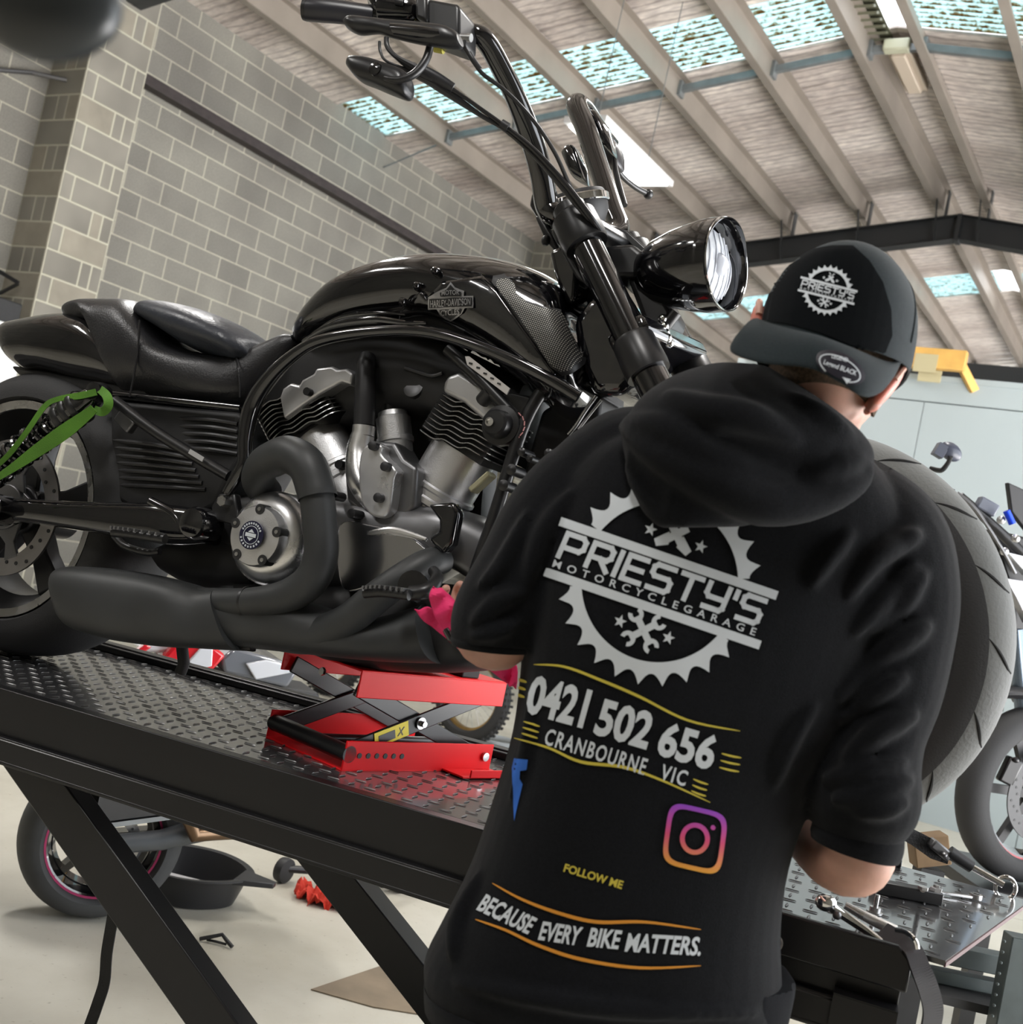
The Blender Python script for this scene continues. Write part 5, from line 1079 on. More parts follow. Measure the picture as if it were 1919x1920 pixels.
def gearlogo(C0, ang, k, kx=1., small=True, cutx=1.):
    ca, sa = math.cos(ang*D2R), math.sin(ang*D2R)
    T = lambda p: (C0[0]+(p[0]*kx*ca-p[1]*sa)*k, C0[1]+(p[0]*kx*sa+p[1]*ca)*k)
    pol = []; N_ = 26*8
    for i in range(N_):
        def rad(i):
            t = (i % 8)/8; return 172+26*(abs(t-.5)*2)**2.2*(1.0 if t > .5 else .9)
        a0, a1 = 2*math.pi*i/N_, 2*math.pi*(i+1)/N_
        am = (a0+a1)/2; y = math.sin(am)*165
        if y < -58 or y > 60: pol.append([(math.cos(a)*r, math.sin(a)*r) for a, r in ((a0, 150), (a0, rad(i)), (a1, rad(i+1)), (a1, 150))])
    pol += [[(-222, -56), (222, -56), (222, -39), (-222, -39)], [(-218, 42), (222, 42), (222, 59), (-218, 59)]]
    pol += [[(x, y-8) for x, y in q] for q in word("PRIESTY'S", 46, 402, 10)]
    for c in ((-50, -88), (52, -88)): pol.append(star(c, 13))
    for c in ((-48, 93), (50, 93)): pol.append(star(c, 13))
    pol += wrench((0, 95), 42, 45, 13)+wrench((0, 95), 42, 135, 13)
    pol += wrench((0, -95), 36, 45, 15)[:1]+wrench((0, -95), 36, 135, 15)[:1]+[[(-8, -72), (-30, -62), (-38, -74), (-14, -96)], [(8, -72), (30, -62), (38, -74), (14, -96)], [(-8, -118), (-26, -136), (-12, -134), (0, -112)], [(8, -118), (26, -136), (12, -134), (0, -112)]]
    V, Fc = polys(*[[T(p) for p in q] for q in pol])
    tm = textmesh('MOTORCYCLEGARAGE', 1, space=1.9, off=.012); xs = [v.co.x for v in tm.vertices]; w_ = max(xs)-min(xs); xm = (max(xs)+min(xs))/2
    tv = [T(((v.co.x-xm)*412/w_, -v.co.y*20+31)) for v in tm.vertices]; tf = [list(p.vertices) for p in tm.polygons]; bpy.data.meshes.remove(tm)
    return merge((V, Fc), (tv, tf))
def line(px, ws):
    c = cr([Vector((x, y, 0)) for x, y in px], 6); m_ = len(c); out = []
    W = [ws*math.sin(math.pi*(i+.3)/(m_-.4))**.5 for i in range(m_)]
    for i in range(m_-1): out.append([(c[i].x, c[i].y-W[i]/2), (c[i+1].x, c[i+1].y-W[i+1]/2), (c[i+1].x, c[i+1].y+W[i+1]/2), (c[i].x, c[i].y+W[i]/2)])
    return out
YEL = mat('yellow_print', (.55, .45, .05), .7); ORA = mat('orange_print', (.62, .25, .02), .7); BLU = mat('blue_print', (.02, .12, .5), .7)
HT = [hoodie]
decal('gear_logo_print', gearlogo((1238, 1092), 18.9, 1.0, .97), HT, PRINT, hoodie)
decal('phone_number_print', merge(fittext('0421', (993, 1300), (1103, 1330), 76, .035), fittext('502', (1122, 1342), (1222, 1372), 72, .035), fittext('656', (1238, 1382), (1342, 1413), 68, .035)), HT, PRINT, hoodie)
decal('suburb_print', merge(fittext('CRANBOURNE', (1025, 1380), (1212, 1438), 32, .02, 0, 1.2), fittext('VIC', (1240, 1446), (1288, 1460), 30, .02, 0, 1.2)), HT, PRINT, hoodie)
for q in ([(1003, 1246), (1060, 1250), (1130, 1276), (1200, 1306), (1290, 1350), (1388, 1370)], [(966, 1384), (1030, 1402), (1090, 1428), (1170, 1438), (1240, 1462), (1332, 1504)]):
    decal('yellow_line_print', polys(*line(q, 6)), HT, YEL, hoodie)
for q, st_, w_ in (([(967, 1273), (980, 1276), (990, 1279)], 14, 6), ([(984, 1353), (1000, 1358), (1014, 1362)], 11, 4), ([(1353, 1412), (1372, 1417), (1390, 1420)], 13, 4), ([(1300, 1460), (1314, 1466), (1328, 1470)], 11, 4)):
    for k in range(3): decal('yellow_dash_print', polys(*line([(x-2*k, y+k*st_) for x, y in q], w_)), HT, YEL, hoodie)
decal('follow_print', fittext('FOLLOW ME', (1059, 1626), (1168, 1659), 16, .03), HT, YEL, hoodie)
decal('slogan_print', merge(fittext('BECAUSE', (902, 1690), (1002, 1738), 36, .03, .25), fittext('EVERY', (1012, 1744), (1092, 1756), 36, .03, .25), fittext('BIKE', (1102, 1756), (1166, 1762), 36, .03, .25), fittext('MATTERS.', (1172, 1766), (1314, 1774), 36, .03, .25)), HT, PRINT, hoodie)
for q in ([(925, 1656), (980, 1686), (1050, 1712), (1120, 1728), (1210, 1728), (1314, 1742)], [(893, 1724), (950, 1744), (1010, 1772), (1090, 1798), (1200, 1814), (1314, 1810)]):
    decal('orange_line_print', polys(*line(q, 7)), HT, ORA, hoodie)
decal('letter_print', polys([(966, 1422), (990, 1424), (988, 1443), (976, 1445), (975, 1460), (981, 1470), (977, 1488), (970, 1486), (968, 1530), (966, 1540), (964, 1500), (962, 1440)]), HT, BLU, hoodie)
def gradmat():
    m = mat('sunset_print', (.6, .1, .3), .7); nt = m.node_tree; N = nt.nodes.new; L = nt.links.new; tc = N('ShaderNodeTexCoord'); sp_ = N('ShaderNodeSeparateXYZ'); L(tc.outputs['Generated'], sp_.inputs[0])
    rp = N('ShaderNodeValToRGB'); e = rp.color_ramp.elements; e[0].color = (.65, .3, .02, 1); e[1].color = (.25, .05, .5, 1); x = e.new(.5); x.color = (.6, .06, .16, 1); L(sp_.outputs[2], rp.inputs[0]); L(rp.outputs[0], nt.nodes['Principled BSDF'].inputs['Base Color']); return m
def ring2(c, fx, w_, n=48):
    out = []
    for k in range(n):
        a0, a1 = 2*math.pi*k/n, 2*math.pi*(k+1)/n
        out.append([(c[0]+x, c[1]+y) for x, y in (fx(a0, 0), fx(a1, 0), fx(a1, w_), fx(a0, w_))])
    return out
def rsq(a, w_):
    r = 1.; x, y = sgp(math.cos(a), .42)*(57-w_), sgp(math.sin(a), .42)*(60-w_); t = 13*D2R; return (x*math.cos(t)-y*math.sin(t)*.6, x*math.sin(t)+y*math.cos(t))
decal('camera_icon_print', polys(*(ring2((1303, 1572), rsq, 9)+ring2((1303, 1572), lambda a, w_: (math.cos(a)*(28-w_), math.sin(a)*(30-w_)), 9)+[[(1337+5*math.cos(k), 1551+5*math.sin(k)) for k in (0, 1, 2, 3, 4, 5)]])), HT, gradmat(), hoodie)
# ---- cap worn backwards
CAPM = mat('cap_twill', (.011, .019, .023), .85, spec=.25, bump=.5, bscale=1200, sheen=.1, noise=.2, nscale=400)
CAPB = mat('cap_front', (.0025, .0035, .0045), .9, spec=.1, bump=.5, bscale=1200)
cc0 = P(1565, 652, 1.42)
def CP(x, y, z): return cc0+HRT*x+HFW*y+HUP*z
yawc = 10*D2R
rg = []; prof = [(-.05, .094), (-.03, .096), (-.012, .0975), (0, .0985), (.03, .099), (.055, .0965), (.08, .089), (.1, .077), (.115, .06), (.125, .038), (.1295, .015), (.130, .001)]
pz = cr([Vector((z, r, 0)) for z, r in prof], 4)
for q in pz:
    z, r = q.x, q.y; ring = []
    for k in range(48):
        t = 2*math.pi*k/48; x, y = math.sin(t+yawc*0), -math.cos(t); fr_ = max(0, math.cos(t))
        bulge = 1+.05*fr_**2*max(0, min(1, z/.07))
        z = max(q.x, -.014-.036*fr_)
        ring.append(CP(x*r*.97, y*r*1.1*bulge+.012+z*.04, z+fr_**3*.012*math.sin(min(1, max(0, z/.13))*math.pi)))
    rg.append(ring)
cap_ = pp_('cap', G().ring_faces(rg, cap=False), CAPM)
m_ = cap_.modifiers.new('t', 'SOLIDIFY'); m_.thickness = .002; m_.offset = -1
pp_('button', G().ball(CP(0, .018, .131), .009, 14, (1, 1, .6)), CAPM, cap_)
g = G()
for a0 in (-62, 62, 118, -118, 180):
    pts = []
    for q in pz[12:-2]:
        t = a0*D2R*(1-.0*q.x); pts.append(CP(math.sin(t)*q.y*.975, -math.cos(t)*q.y*1.105+.012+q.x*.04, q.x))
    g = G(); pp_('cap_seam', g.tube(pts, .0013, 6), CAPM, cap_)
# brim
bi = [(1424, 601, 1.40), (1450, 610, 1.365), (1490, 620, 1.34), (1535, 632, 1.325), (1590, 651, 1.32), (1640, 671, 1.335), (1668, 681, 1.36), (1690, 682, 1.40)]
bo = [(1376, 640, 1.35), (1372, 662, 1.335), (1430, 682, 1.30), (1515, 690, 1.275), (1572, 716, 1.27), (1618, 744, 1.275), (1652, 736, 1.30), (1676, 704, 1.34)]
ci, co = cr([P(*q) for q in bi], 5), cr([P(*q) for q in bo], 5); rg = []
for a_, b_q in zip(ci, co):
    rg.append([a_*(1-f)+b_q*f+Vector((0, -.010*math.sin(math.pi*f), .010*math.sin(math.pi*f))) for f in (0, .15, .3, .45, .6, .75, .9, 1)])
brim = pp_('brim', G().ring_faces(rg, close=False, cap=False), CAPM, cap_)
m_ = brim.modifiers.new('t', 'SOLIDIFY'); m_.thickness = .004; m_.offset = 0
m_ = brim.modifiers.new('s', 'SUBSURF'); m_.levels = 1; m_.render_levels = 1
decal('cap_panel', polys([(1432, 600), (1445, 545), (1478, 495), (1525, 468), (1560, 462), (1600, 462), (1630, 490), (1655, 530), (1670, 580), (1672, 630), (1655, 672), (1600, 650), (1540, 625), (1480, 608)]), [cap_], CAPB, cap_, off=.0016)
decal('cap_logo_print', gearlogo((1553, 547), 14.5, .245, .98), [cap_], PRINT, cap_, off=.003, maxe=6)
def ell(c, a, b, ang, n=36): ca, sa = math.cos(ang*D2R), math.sin(ang*D2R); return [(c[0]+a*math.cos(t)*ca-b*math.sin(t)*sa, c[1]+a*math.cos(t)*sa+b*math.sin(t)*ca) for t in (2*math.pi*k/n for k in range(n))]
stk = decal('brim_sticker', polys(ell((1575, 691), 49, 25, 28)), [brim], mat('sticker_black', (.012, .01, .018), .4), cap_, off=.003, maxe=8)
e1, e2 = ell((1575, 691), 43, 20.5, 28), ell((1575, 691), 40.5, 18.5, 28)
decal('sticker_lettering', merge(polys(*[[e1[k], e1[(k+1) % 36], e2[(k+1) % 36], e2[k]] for k in range(36)]), fittext('Legend BLACK', (1545, 680), (1606, 702), 12, .02), fittext('LEGEND', (1560, 668), (1590, 676), 8, .02), polys([(1562, 702), (1596, 712), (1588, 720), (1570, 712)])), [stk], PRINT, stk, off=.0008, maxe=14)
# ---- pink cloth in the left hand
PINK = mat('pink_cloth', (.75, .02, .14), .7, bump=.3, bscale=300)
def sheet(px, name, par, M_, m, th=.0015, amp=.006, seed=1):
    """cloth patch: grid of (px, py, depth) rows"""
    g = G(); R_ = random.Random(seed); rws = []
    for r in px:
        c = cr([P(*q) for q in r], 6); rws.append(c)
    cols = list(zip(*rws)); full = [cr(list(c), 6) for c in cols]; rings = list(zip(*full))
    rings = [[p+Vector((0, 1, 0))*amp*math.sin(i*.9+j*.5)+Vector((0, 0, 1))*amp*.3*math.cos(j*.8) for j, p in enumerate(r)] for i, r in enumerate(rings)]
    if M_: rings = [[M_ @ p for p in r] for r in rings]
    g.ring_faces(rings, close=False, cap=False); o = obj(name, g, m, par); s_ = o.modifiers.new('t', 'SOLIDIFY'); s_.thickness = th; return o
pc = thing('pink_cloth', 'bright pink folded cloth held in front of the left forearm by the exhaust', 'cloth', Matrix.Translation(P(850, 1180, 1.700)))
PI_ = pc.matrix_world.inverted()
sheet([[(812, 1101, 1.680), (824, 1104, 1.680), (838, 1112, 1.690)], [(806, 1125, 1.680), (838, 1125, 1.660), (870, 1145, 1.680)], [(818, 1160, 1.680), (850, 1160, 1.660), (881, 1170, 1.670)], [(836, 1186, 1.680), (858, 1188, 1.660), (878, 1192, 1.670)], [(862, 1206, 1.680), (872, 1210, 1.670), (879, 1214, 1.670)]], 'front_fold', pc, PI_, PINK)
sheet([[(777, 1144, 1.720), (795, 1140, 1.710), (812, 1138, 1.700)], [(800, 1170, 1.720), (825, 1165, 1.710), (850, 1160, 1.700)], [(838, 1198, 1.720), (862, 1190, 1.710), (882, 1190, 1.700)], [(868, 1225, 1.720), (885, 1222, 1.710), (905, 1215, 1.700)], [(935, 1270, 1.710), (950, 1262, 1.700), (967, 1240, 1.690)], [(950, 1282, 1.710), (960, 1286, 1.700), (968, 1290, 1.690)]], 'back_fold', pc, PI_, PINK, seed=3)
g = G().tube([P(836, 1180, 1.660), P(846, 1196, 1.655), P(860, 1207, 1.660)], [.005, .0065, .0055], 12); g.bm.transform(PI_); obj('black_clip', g, BLK_GLOSS, pc)
# ================================================================ THINGS AROUND THE LIFT
def FL(x, y, z=0.): return hit(Matrix.Identity(4), 2, z, x, y)
def wobj(t, name, g, m, par=None, **k):
    if isinstance(g, G): g.bm.transform(t.matrix_world.inverted())
    return obj(name, g, m, par or t, **k)
# ---- sport motorcycle behind the lift, seen between its legs
c0 = FL(120, 1712); a_ = 26*D2R
SB = Matrix.Translation(c0) @ Matrix.Rotation(a_, 4, 'Z')
sb_ = thing('sport_motorcycle', 'motorcycle with red and white fairing parked on the floor behind the lift', 'motorcycle', SB)
def Q(x, y, v=0): return hit(SB, 1, v, x, y)
def so(name, g, m, par=None, **k): return obj(name, g, m, par or sb_, **k)
BLUEG = mat('worn_tread', (.05, .052, .054), .7, noise=.3, nscale=5)
wc = Vector((.06, .0, .235)); AY = (0, 1, 0)
sw1 = so('rear_wheel', G().lathe([(.155, -.06), (.165, -.066), (.165, -.05), (.14, -.03), (.14, .03), (.165, .05), (.165, .066), (.155, .06), (.13, 0), (.155, -.06)], wc, AY, 48), GLOSS)
so('tyre', G().lathe(tyreprof(.166, .235, .085), wc, AY, 64), BLUEG, sw1)
so('rim_line', G().lathe([(.16, -.067), (.166, -.068), (.166, -.064), (.16, -.063), (.16, -.067)], wc, AY, 48), mat('magenta_line', (.35, .02, .1), .4), sw1)
g = G()
for k in range(5):
    a = k*72*D2R+.2; d = Vector((math.cos(a), 0, math.sin(a))); p = Vector((-d.z, 0, d.x))
    g.ring_faces([[wc+d*r_+p*s*w_+Vector((0, y, 0)) for s, y in ((-1, -.03), (1, -.03), (1, .02), (-1, .02))] for r_, w_ in ((.02, .014), (.15, .009))])
g.lathe([(.03, -.05), (.03, .04)], wc, AY, 20); so('spokes', g, GLOSS, sw1)
so('brake_disc', G().lathe([(.07, -.072), (.1, -.072), (.1, -.076), (.07, -.076), (.07, -.072)], wc, AY, 40), STEEL, sw1)
g = G()
for k in range(20): a = k*18*D2R; g.lathe([(.004, -.0775), (.004, -.076)], wc+Vector((math.cos(a)*(.083+.006*(k % 2)), 0, math.sin(a)*(.083+.006*(k % 2)))), AY, 8)
so('disc_holes', g, BLK_MATTE, sw1)
so('swing_arm', G().tube([wc+Vector((-.03, -.1, 0)), wc+Vector((.15, -.1, .03)), wc+Vector((.42, -.08, .12))], [.028, .03, .045], 14).ball(wc+Vector((0, -.11, 0)), .035, 14, (1, .5, 1)), mat('grey_cast', (.12, .13, .14), .4, .5))
so('brake_caliper', G().box(wc+Vector((.06, -.095, -.05)), (.06, .04, .05), Ry(30)), GUN, bevel=.008)
so('mudguard', G().tube([wc+Vector((math.cos(t)*.26, 0, math.sin(t)*.26)) for t in (.5, .9, 1.3, 1.7)], [.05, .06, .06, .04], 14, flat=.3), BLK_PLAST)
def slab(px, v0, v1, name, m, bev=.01): return so(name, G().prism([Q(x, y, v0) for x, y in px], (0, 0, 0), (0, v1-v0, 0)), m, bevel=bev)
slab([(400, 1440), (570, 1500), (560, 1570), (520, 1582), (470, 1560), (430, 1520)], -.12, .12, 'engine', GUN, .02)
so('exhaust_pipe', G().tube([Q(358, 1510, -.15), Q(356, 1540, -.15), Q(366, 1566, -.15), Q(400, 1562, -.14), Q(440, 1560, -.12)], .022, 14), mat('burnt_steel', (.2, .13, .08), .35, .9))
so('exhaust_pipe', G().tube([Q(385, 1500, -.13), Q(383, 1535, -.13), Q(395, 1552, -.13), Q(430, 1548, -.1)], .02, 14), STEEL)
so('side_stand', G().tube([Q(530, 1560, -.14), Q(508, 1577, -.2), Q(490, 1584, -.24)], .006, 8), BLK_SATIN)
FRED = mat('fairing_red', (.6, .01, .02), .15, coat=1); FWHT = mat('fairing_white', (.6, .62, .66), .15, coat=1); FGRY = mat('fairing_grey', (.12, .13, .15), .2, coat=1)
slab([(262, 1222), (285, 1203), (330, 1202), (322, 1222), (300, 1225)], -.1, .1, 'tail_fairing', FWHT)
slab([(255, 1222), (272, 1208), (285, 1214), (270, 1224)], -.115, -.08, 'tail_light', FRED, .004)
slab([(300, 1240), (330, 1206), (400, 1210), (425, 1230), (400, 1258), (350, 1250)], -.14, .14, 'side_fairing', FRED)
slab([(352, 1242), (380, 1212), (400, 1216), (398, 1250), (375, 1254)], -.15, -.12, 'fairing_panel', FWHT, .004)
slab([(415, 1235), (440, 1215), (530, 1240), (560, 1260), (540, 1290), (420, 1262)], -.13, .13, 'seat_panel', FGRY)
slab([(462, 1245), (500, 1238), (550, 1250), (545, 1262), (480, 1275)], -.145, -.12, 'fairing_panel', FWHT, .004)
slab([(240, 1240), (600, 1300), (600, 1440), (500, 1450), (330, 1400), (240, 1330)], -.1, .1, 'frame_body', BLK_MATTE)
slab([(205, 1448), (240, 1440), (310, 1490), (290, 1500), (215, 1500)], -.09, -.05, 'chain_guard', mat('slate', (.1, .12, .15), .4))
# ---- drain tray
dt = thing('drain_tray', 'open black plastic oil drain tray with a spout lying on the floor', 'tray', Matrix.Translation(FL(345, 1676)) @ Matrix.Rotation(-.12, 4, 'Z'))
g = G(); rg = []
for r, z in ((.135, 0), (.15, .004), (.165, .05), (.178, .095), (.195, .1), (.195, .106), (.174, .104), (.16, .06), (.145, .012), (.001, .01)):
    rg.append([Vector((math.cos(t)*r*(1.05+.05*math.cos(3*t)), math.sin(t)*r*.95, z)) for t in (2*math.pi*k/48 for k in range(48))])
obj('pan', g.ring_faces(rg, cap=True), BLK_PLAST, dt)
obj('spout', G().prism([(.17, -.07, .1), (.29, -.01, .1), (.29, .015, .1), (.17, .06, .1)], (0, 0, -.012), (0, 0, .006)), BLK_PLAST, dt, bevel=.003)
obj('paper_sheet', G().box((-.04, -.06, .055), (.19, .05, .002), Rx(35)), mat('paper', (.6, .58, .58), .8), dt)
# ---- paddock stand
q0, q1 = FL(735, 1668), FL(830, 1640)
ps = thing('paddock_stand', 'black wheeled paddock stand on the floor behind the lift leg', 'stand', Matrix.Translation(q0)); d = (q1-q0).normalized(); dd = Vector((-d.y, d.x, 0))
o0 = Vector((0, 0, 0))
obj('frame', G().tube([d*-.08+Vector((0, 0, .035)), d*.32+Vector((0, 0, .03))], .016, 12).tube([d*.0+Vector((0, 0, .04)), d*.02+Vector((0, 0, .22)), d*.0+dd*.1+Vector((0, 0, .27))], .014, 12).tube([d*.14+Vector((0, 0, .04)), d*.08+Vector((0, 0, .2))], .01, 12).tube([d*-.15+Vector((0, 0, .24)), d*.25+Vector((0, 0, .2))], .012, 12), BLK_SATIN, ps)
for s, q in ((0, d*.0-dd*.03), (1, d*-.34+dd*.25)): obj('wheel', G().lathe([(.012, -.018), (.042, -.016), (.045, 0), (.042, .016), (.012, .018)], q+Vector((0, 0, .045)), dd, 24), BLK_MATTE, ps)
obj('cross_bar', G().tube([Vector((0, 0, .05)), d*-.34+dd*.25+Vector((0, 0, .05))], .014, 12), BLK_SATIN, ps)
# ---- rags, strap ends, scraps on the floor
rg_c = FL(622, 1692); rr2 = thing('red_rag', 'crumpled orange red rag on the floor beside the lift leg', 'rag', Matrix.Translation(rg_c))
g = G(); R_ = random.Random(5)
bmh = g.bm; nx = 26
vv = [[bmh.verts.new(((i/nx-.5)*.26+R_.uniform(-.004, .004), (j/nx-.5)*.18, .02+.022*math.sin(i*.9+j*.4)*math.cos(j*.7)+.012*math.sin(i*1.9))) for j in range(nx+1)] for i in range(nx+1)]
for i in range(nx):
    for j in range(nx):
        if abs(i-nx/2)+abs(j-nx/2) < nx*.75+3*math.sin(i*1.1): bmh.faces.new((vv[i][j], vv[i+1][j], vv[i+1][j+1], vv[i][j+1]))
o = obj('cloth', g, mat('red_rag_cloth', (.5, .03, .012), .8, bump=.4, bscale=200), rr2); s_ = o.modifiers.new('t', 'SOLIDIFY'); s_.thickness = .003
mp_ = [FL(*p) for p in ((583, 1857), (735, 1806), (790, 1845), (860, 1915), (700, 1890))]; mo = mp_[0]
bmat_ = mat('damp_card', (.22, .17, .115), .75, noise=.25, nscale=6)
o = obj('cardboard_sheet', G().prism([p-mo for p in mp_], (0, 0, .001), (0, 0, .004)), bmat_, M=Matrix.Translation(mo)); tag(o, 'flat brown sheet of cardboard lying on the floor under the lift', 'cardboard')
q = FL(405, 1772); o = obj('cable_scrap', G().tube([(-.05, 0, .008), (-.02, .0, .02), (.01, .01, .03), (.03, 0, .018), (.05, -.01, .008)], .006, 8).tube([(-.03, .01, .006), (0, 0, .01), (.03, 0, .008)], .004, 8), BLK_MATTE, M=Matrix.Translation(q)); tag(o, 'small twisted black scrap on the bare floor under the lift', 'scrap')
hs_p = [(222, 1660), (208, 1740), (200, 1790), (196, 1840), (184, 1880), (168, 1925)]
hd_ = [2.55]*6; pts = cr([P(x, y, 2.55) for x, y in hs_p], 5); o0 = pts[0]
o = obj('hanging_strap', G().strip([p-o0 for p in pts], (1, -.3, 0), .028, .003), mat('black_webbing', (.015, .015, .015), .7, bump=.5, bscale=400), M=Matrix.Translation(o0)); tag(o, 'black webbing strap hanging down behind the left leg of the lift', 'strap')
# ---- off-road motorcycles far behind
def dirtbike(px, py, label, rot):
    c = FL(px, py); t = thing('dirt_bike', label, 'motorcycle', Matrix.Translation(c) @ Matrix.Rotation(rot, 4, 'Z'), None)
    for u in (0, 1.35):
        wc = Vector((u, 0, .32)); w_ = obj('wheel', G().lathe([(.215, -.02), (.232, -.024), (.232, .024), (.215, .02), (.215, -.02)], wc, AY, 40), mat('gold_rim', (.35, .22, .08), .35, .9), t)
        obj('knobbly_tyre', G().lathe(tyreprof(.232, .31, .05), wc, AY, 44), RUBBER, w_); g = G()
        for k in range(48):
            a = k*7.5*D2R
            for y in (-.03, 0, .03): g.box(wc+Vector((math.cos(a)*.312, y+(.012 if k % 2 else 0), math.sin(a)*.312)), (.014, .018, .016), Ry(-math.degrees(a)))
        tag(obj('tread_blocks', g, RUBBER, w_, smooth=False), kind='stuff'); g = G()
        for k in range(24): a = k*15*D2R; g.tube([wc+Vector((math.cos(a+.3)*.03, .02 if k % 2 else -.02, math.sin(a+.3)*.03)), wc+Vector((math.cos(a)*.22, 0, math.sin(a)*.22))], .0018, 5)
        obj('spokes', g, STEEL, w_); obj('hub', G().lathe([(.035, -.03), (.035, .03)], wc, AY, 16), GUN, w_)
    obj('fork', G().tube([(1.35, -.1, .32), (1.12, -.1, .95)], .025, 12).tube([(1.35, .1, .32), (1.12, .1, .95)], .025, 12), GUN, t)
    obj('frame', G().tube([(0, -.08, .32), (.5, -.08, .4), (.6, 0, .75), (1.1, 0, .9)], .03, 12).box((.62, 0, .45), (.3, .22, .3)), BLK_SATIN, t, bevel=.02)
    obj('seat', G().tube([(0, 0, .9), (.5, 0, .88), (.95, 0, .92)], [.06, .09, .07], 14, flat=.6), BLK_MATTE, t)
    obj('front_fender', G().tube([(1.5, 0, .66), (1.25, 0, .74), (1.05, 0, .7)], [.03, .06, .05], 12, flat=.3), WHITE, t)
    return t
dirtbike(868, 1392, 'off-road motorcycle with gold rim behind the scissor jack', 2.5)
cq = FL(930, 1398); o = obj('hose_coil', G().tube([(math.cos(t)*.16, math.sin(t)*.14, .03) for t in (2*math.pi*k/40 for k in range(40))], .022, 12, closed=True), mat('grey_hose', (.25, .27, .28), .5), M=Matrix.Translation(cq)); tag(o, 'grey coiled hose lying on the floor beyond the jack', 'hose')
# ---- left background
zt = RX(10, 604, -7.6); yr = RX(47, 640, -7.6).y
cb_ = thing('white_cabinet', 'white two-door cabinet against the block wall behind the tail of the motorcycle', 'cabinet', ROOM @ Matrix.Translation((-7.9, yr-.7, 0)))
obj('body', G().box((0, 0, zt.z/2), (.58, 1.4, zt.z)), WHITE, cb_, bevel=.008)
for s in (-1, 1):
    dr = obj('door', G().box((.3, s*.35, zt.z/2), (.02, .68, zt.z-.06)), WHITE, cb_, bevel=.004); obj('handle', G().box((.325, s*.06, 1.2), (.02, .015, .2)), STEEL, dr, bevel=.003)
zb_ = RX(10, 562, -7.7).z
o = obj('equipment_box', G().box((0, 0, (zb_-zt.z)/2), (.3, .5, zb_-zt.z)), BLK_MATTE, M=ROOM @ Matrix.Translation((-7.8, RX(31, 590, -7.7).y-.25, zt.z+.001)), bevel=.01); tag(o, 'black box standing on top of the white cabinet', 'box')
o = obj('wall_conduit', G().tube([RX(-40, 128, -8.1), RX(60, 136, -8.1), RX(125, 150, -7.95)], .018, 10), GUN, M=ROOM); tag(o, 'thin grey conduit fixed across the block wall beside the pier', 'conduit')
o = obj('wall_bracket', G().bar(RX(-20, 498, -8.1), RX(34, 530, -7.9), .03, .03).bar(RX(34, 532, -7.9), RX(0, 550, -8.1), .02, .02), BLK_SATIN, M=ROOM); tag(o, 'black angled bracket on the block wall above the white cabinet', 'bracket')
# ---- out of focus round thing close to the camera
nb = thing('round_mirror', 'large out of focus round black mirror hanging in the top left corner', 'mirror', Matrix.Translation(P(85, 0, .5)))
Mx = nb.matrix_world.inverted()
obj('mirror_shell', G().ball((0, 0, 0), .034, 36, (1, .5, .78)), mat('smoky_black', (.03, .034, .036), .3), nb)
obj('mirror_stem', G().tube([(0, 0, .02), (-.02, .0, .1), (-.06, .02, .2)], .006, 12), BLK_SATIN, nb)
# ---- motorcycle at the right edge, on a second stand
D3 = 3.9; RB = P(1900, 1600, D3); rbk = thing('naked_motorcycle', 'motorcycle with mirror and clip-on bar at the right edge before the white wall', 'motorcycle', Matrix.Translation((RB.x, RB.y, 0)))
def ro(name, g, m, par=None, **k): return wobj(rbk, name, g, m, par, **k)
wc = P(1932, 1488, D3); ra = Vector((.35, -.93, 0)).normalized(); 
rwl = ro('front_wheel', G().lathe([(.205, -.03), (.218, -.034), (.218, .034), (.205, .03), (.19, 0), (.205, -.03)], wc, ra, 56), GLOSS)
ro('tyre', G().lathe(tyreprof(.218, .3, .06), wc, ra, 64), RUBBER, rwl)
ro('rim_stripe', G().lathe([(.212, .036), (.219, .036), (.219, .034), (.212, .034), (.212, .036)], wc, ra, 56), mat('dark_red_stripe', (.3, .01, .02), .4), rwl)
ro('brake_disc', G().lathe([(.1, .05), (.15, .05), (.15, .055), (.1, .055), (.1, .05)], wc, ra, 56), mat('dull_disc', (.07, .07, .072), .6), rwl)
g = G(); rx_ = ra.cross(Vector((0, 0, 1)))
for k in range(36): a = k*10*D2R; g.lathe([(.0045, 0), (.0045, .001)], wc+ra*.0552+(rx_*math.cos(a)+Vector((0, 0, 1))*math.sin(a))*(.112+.011*(k % 3)), ra, 8)
ro('disc_holes', g, BLK_MATTE, rwl)
g = G()
for k in range(6): a = k*60*D2R; dv = rx_*math.cos(a)+Vector((0, 0, 1))*math.sin(a); g.bar(wc, wc+dv*.21, .03, .02, ra)
ro('spokes', g, BLK_MATTE, rwl)
ro('brake_caliper', G().box(P(1893, 1445, D3-.08), (.05, .04, .09), Ry(15)).ball(P(1905, 1425, D3-.1), .012, 10), BLK_SATIN, bevel=.01)
ro('fork', wtube([(1905, 1180, D3, .024), (1912, 1260, D3, .026), (1935, 1480, D3, .03)], 18), mat('blue_grey_fork', (.16, .2, .25), .25, .8))
ro('fork_fender', wtube([(1830, 1330, D3, .02), (1870, 1300, D3, .05), (1935, 1300, D3, .06)], 14, flat=.4), BLK_PLAST)
ro('mirror', G().ball(P(1783, 847, 3.9), 1, 18, (.042, .02, .03), Ry(25)).box(P(1763, 845, 3.9), (.035, .035, .045), Ry(20)), mat('mirror_blue_black', (.04, .045, .065), .3), bevel=.004)
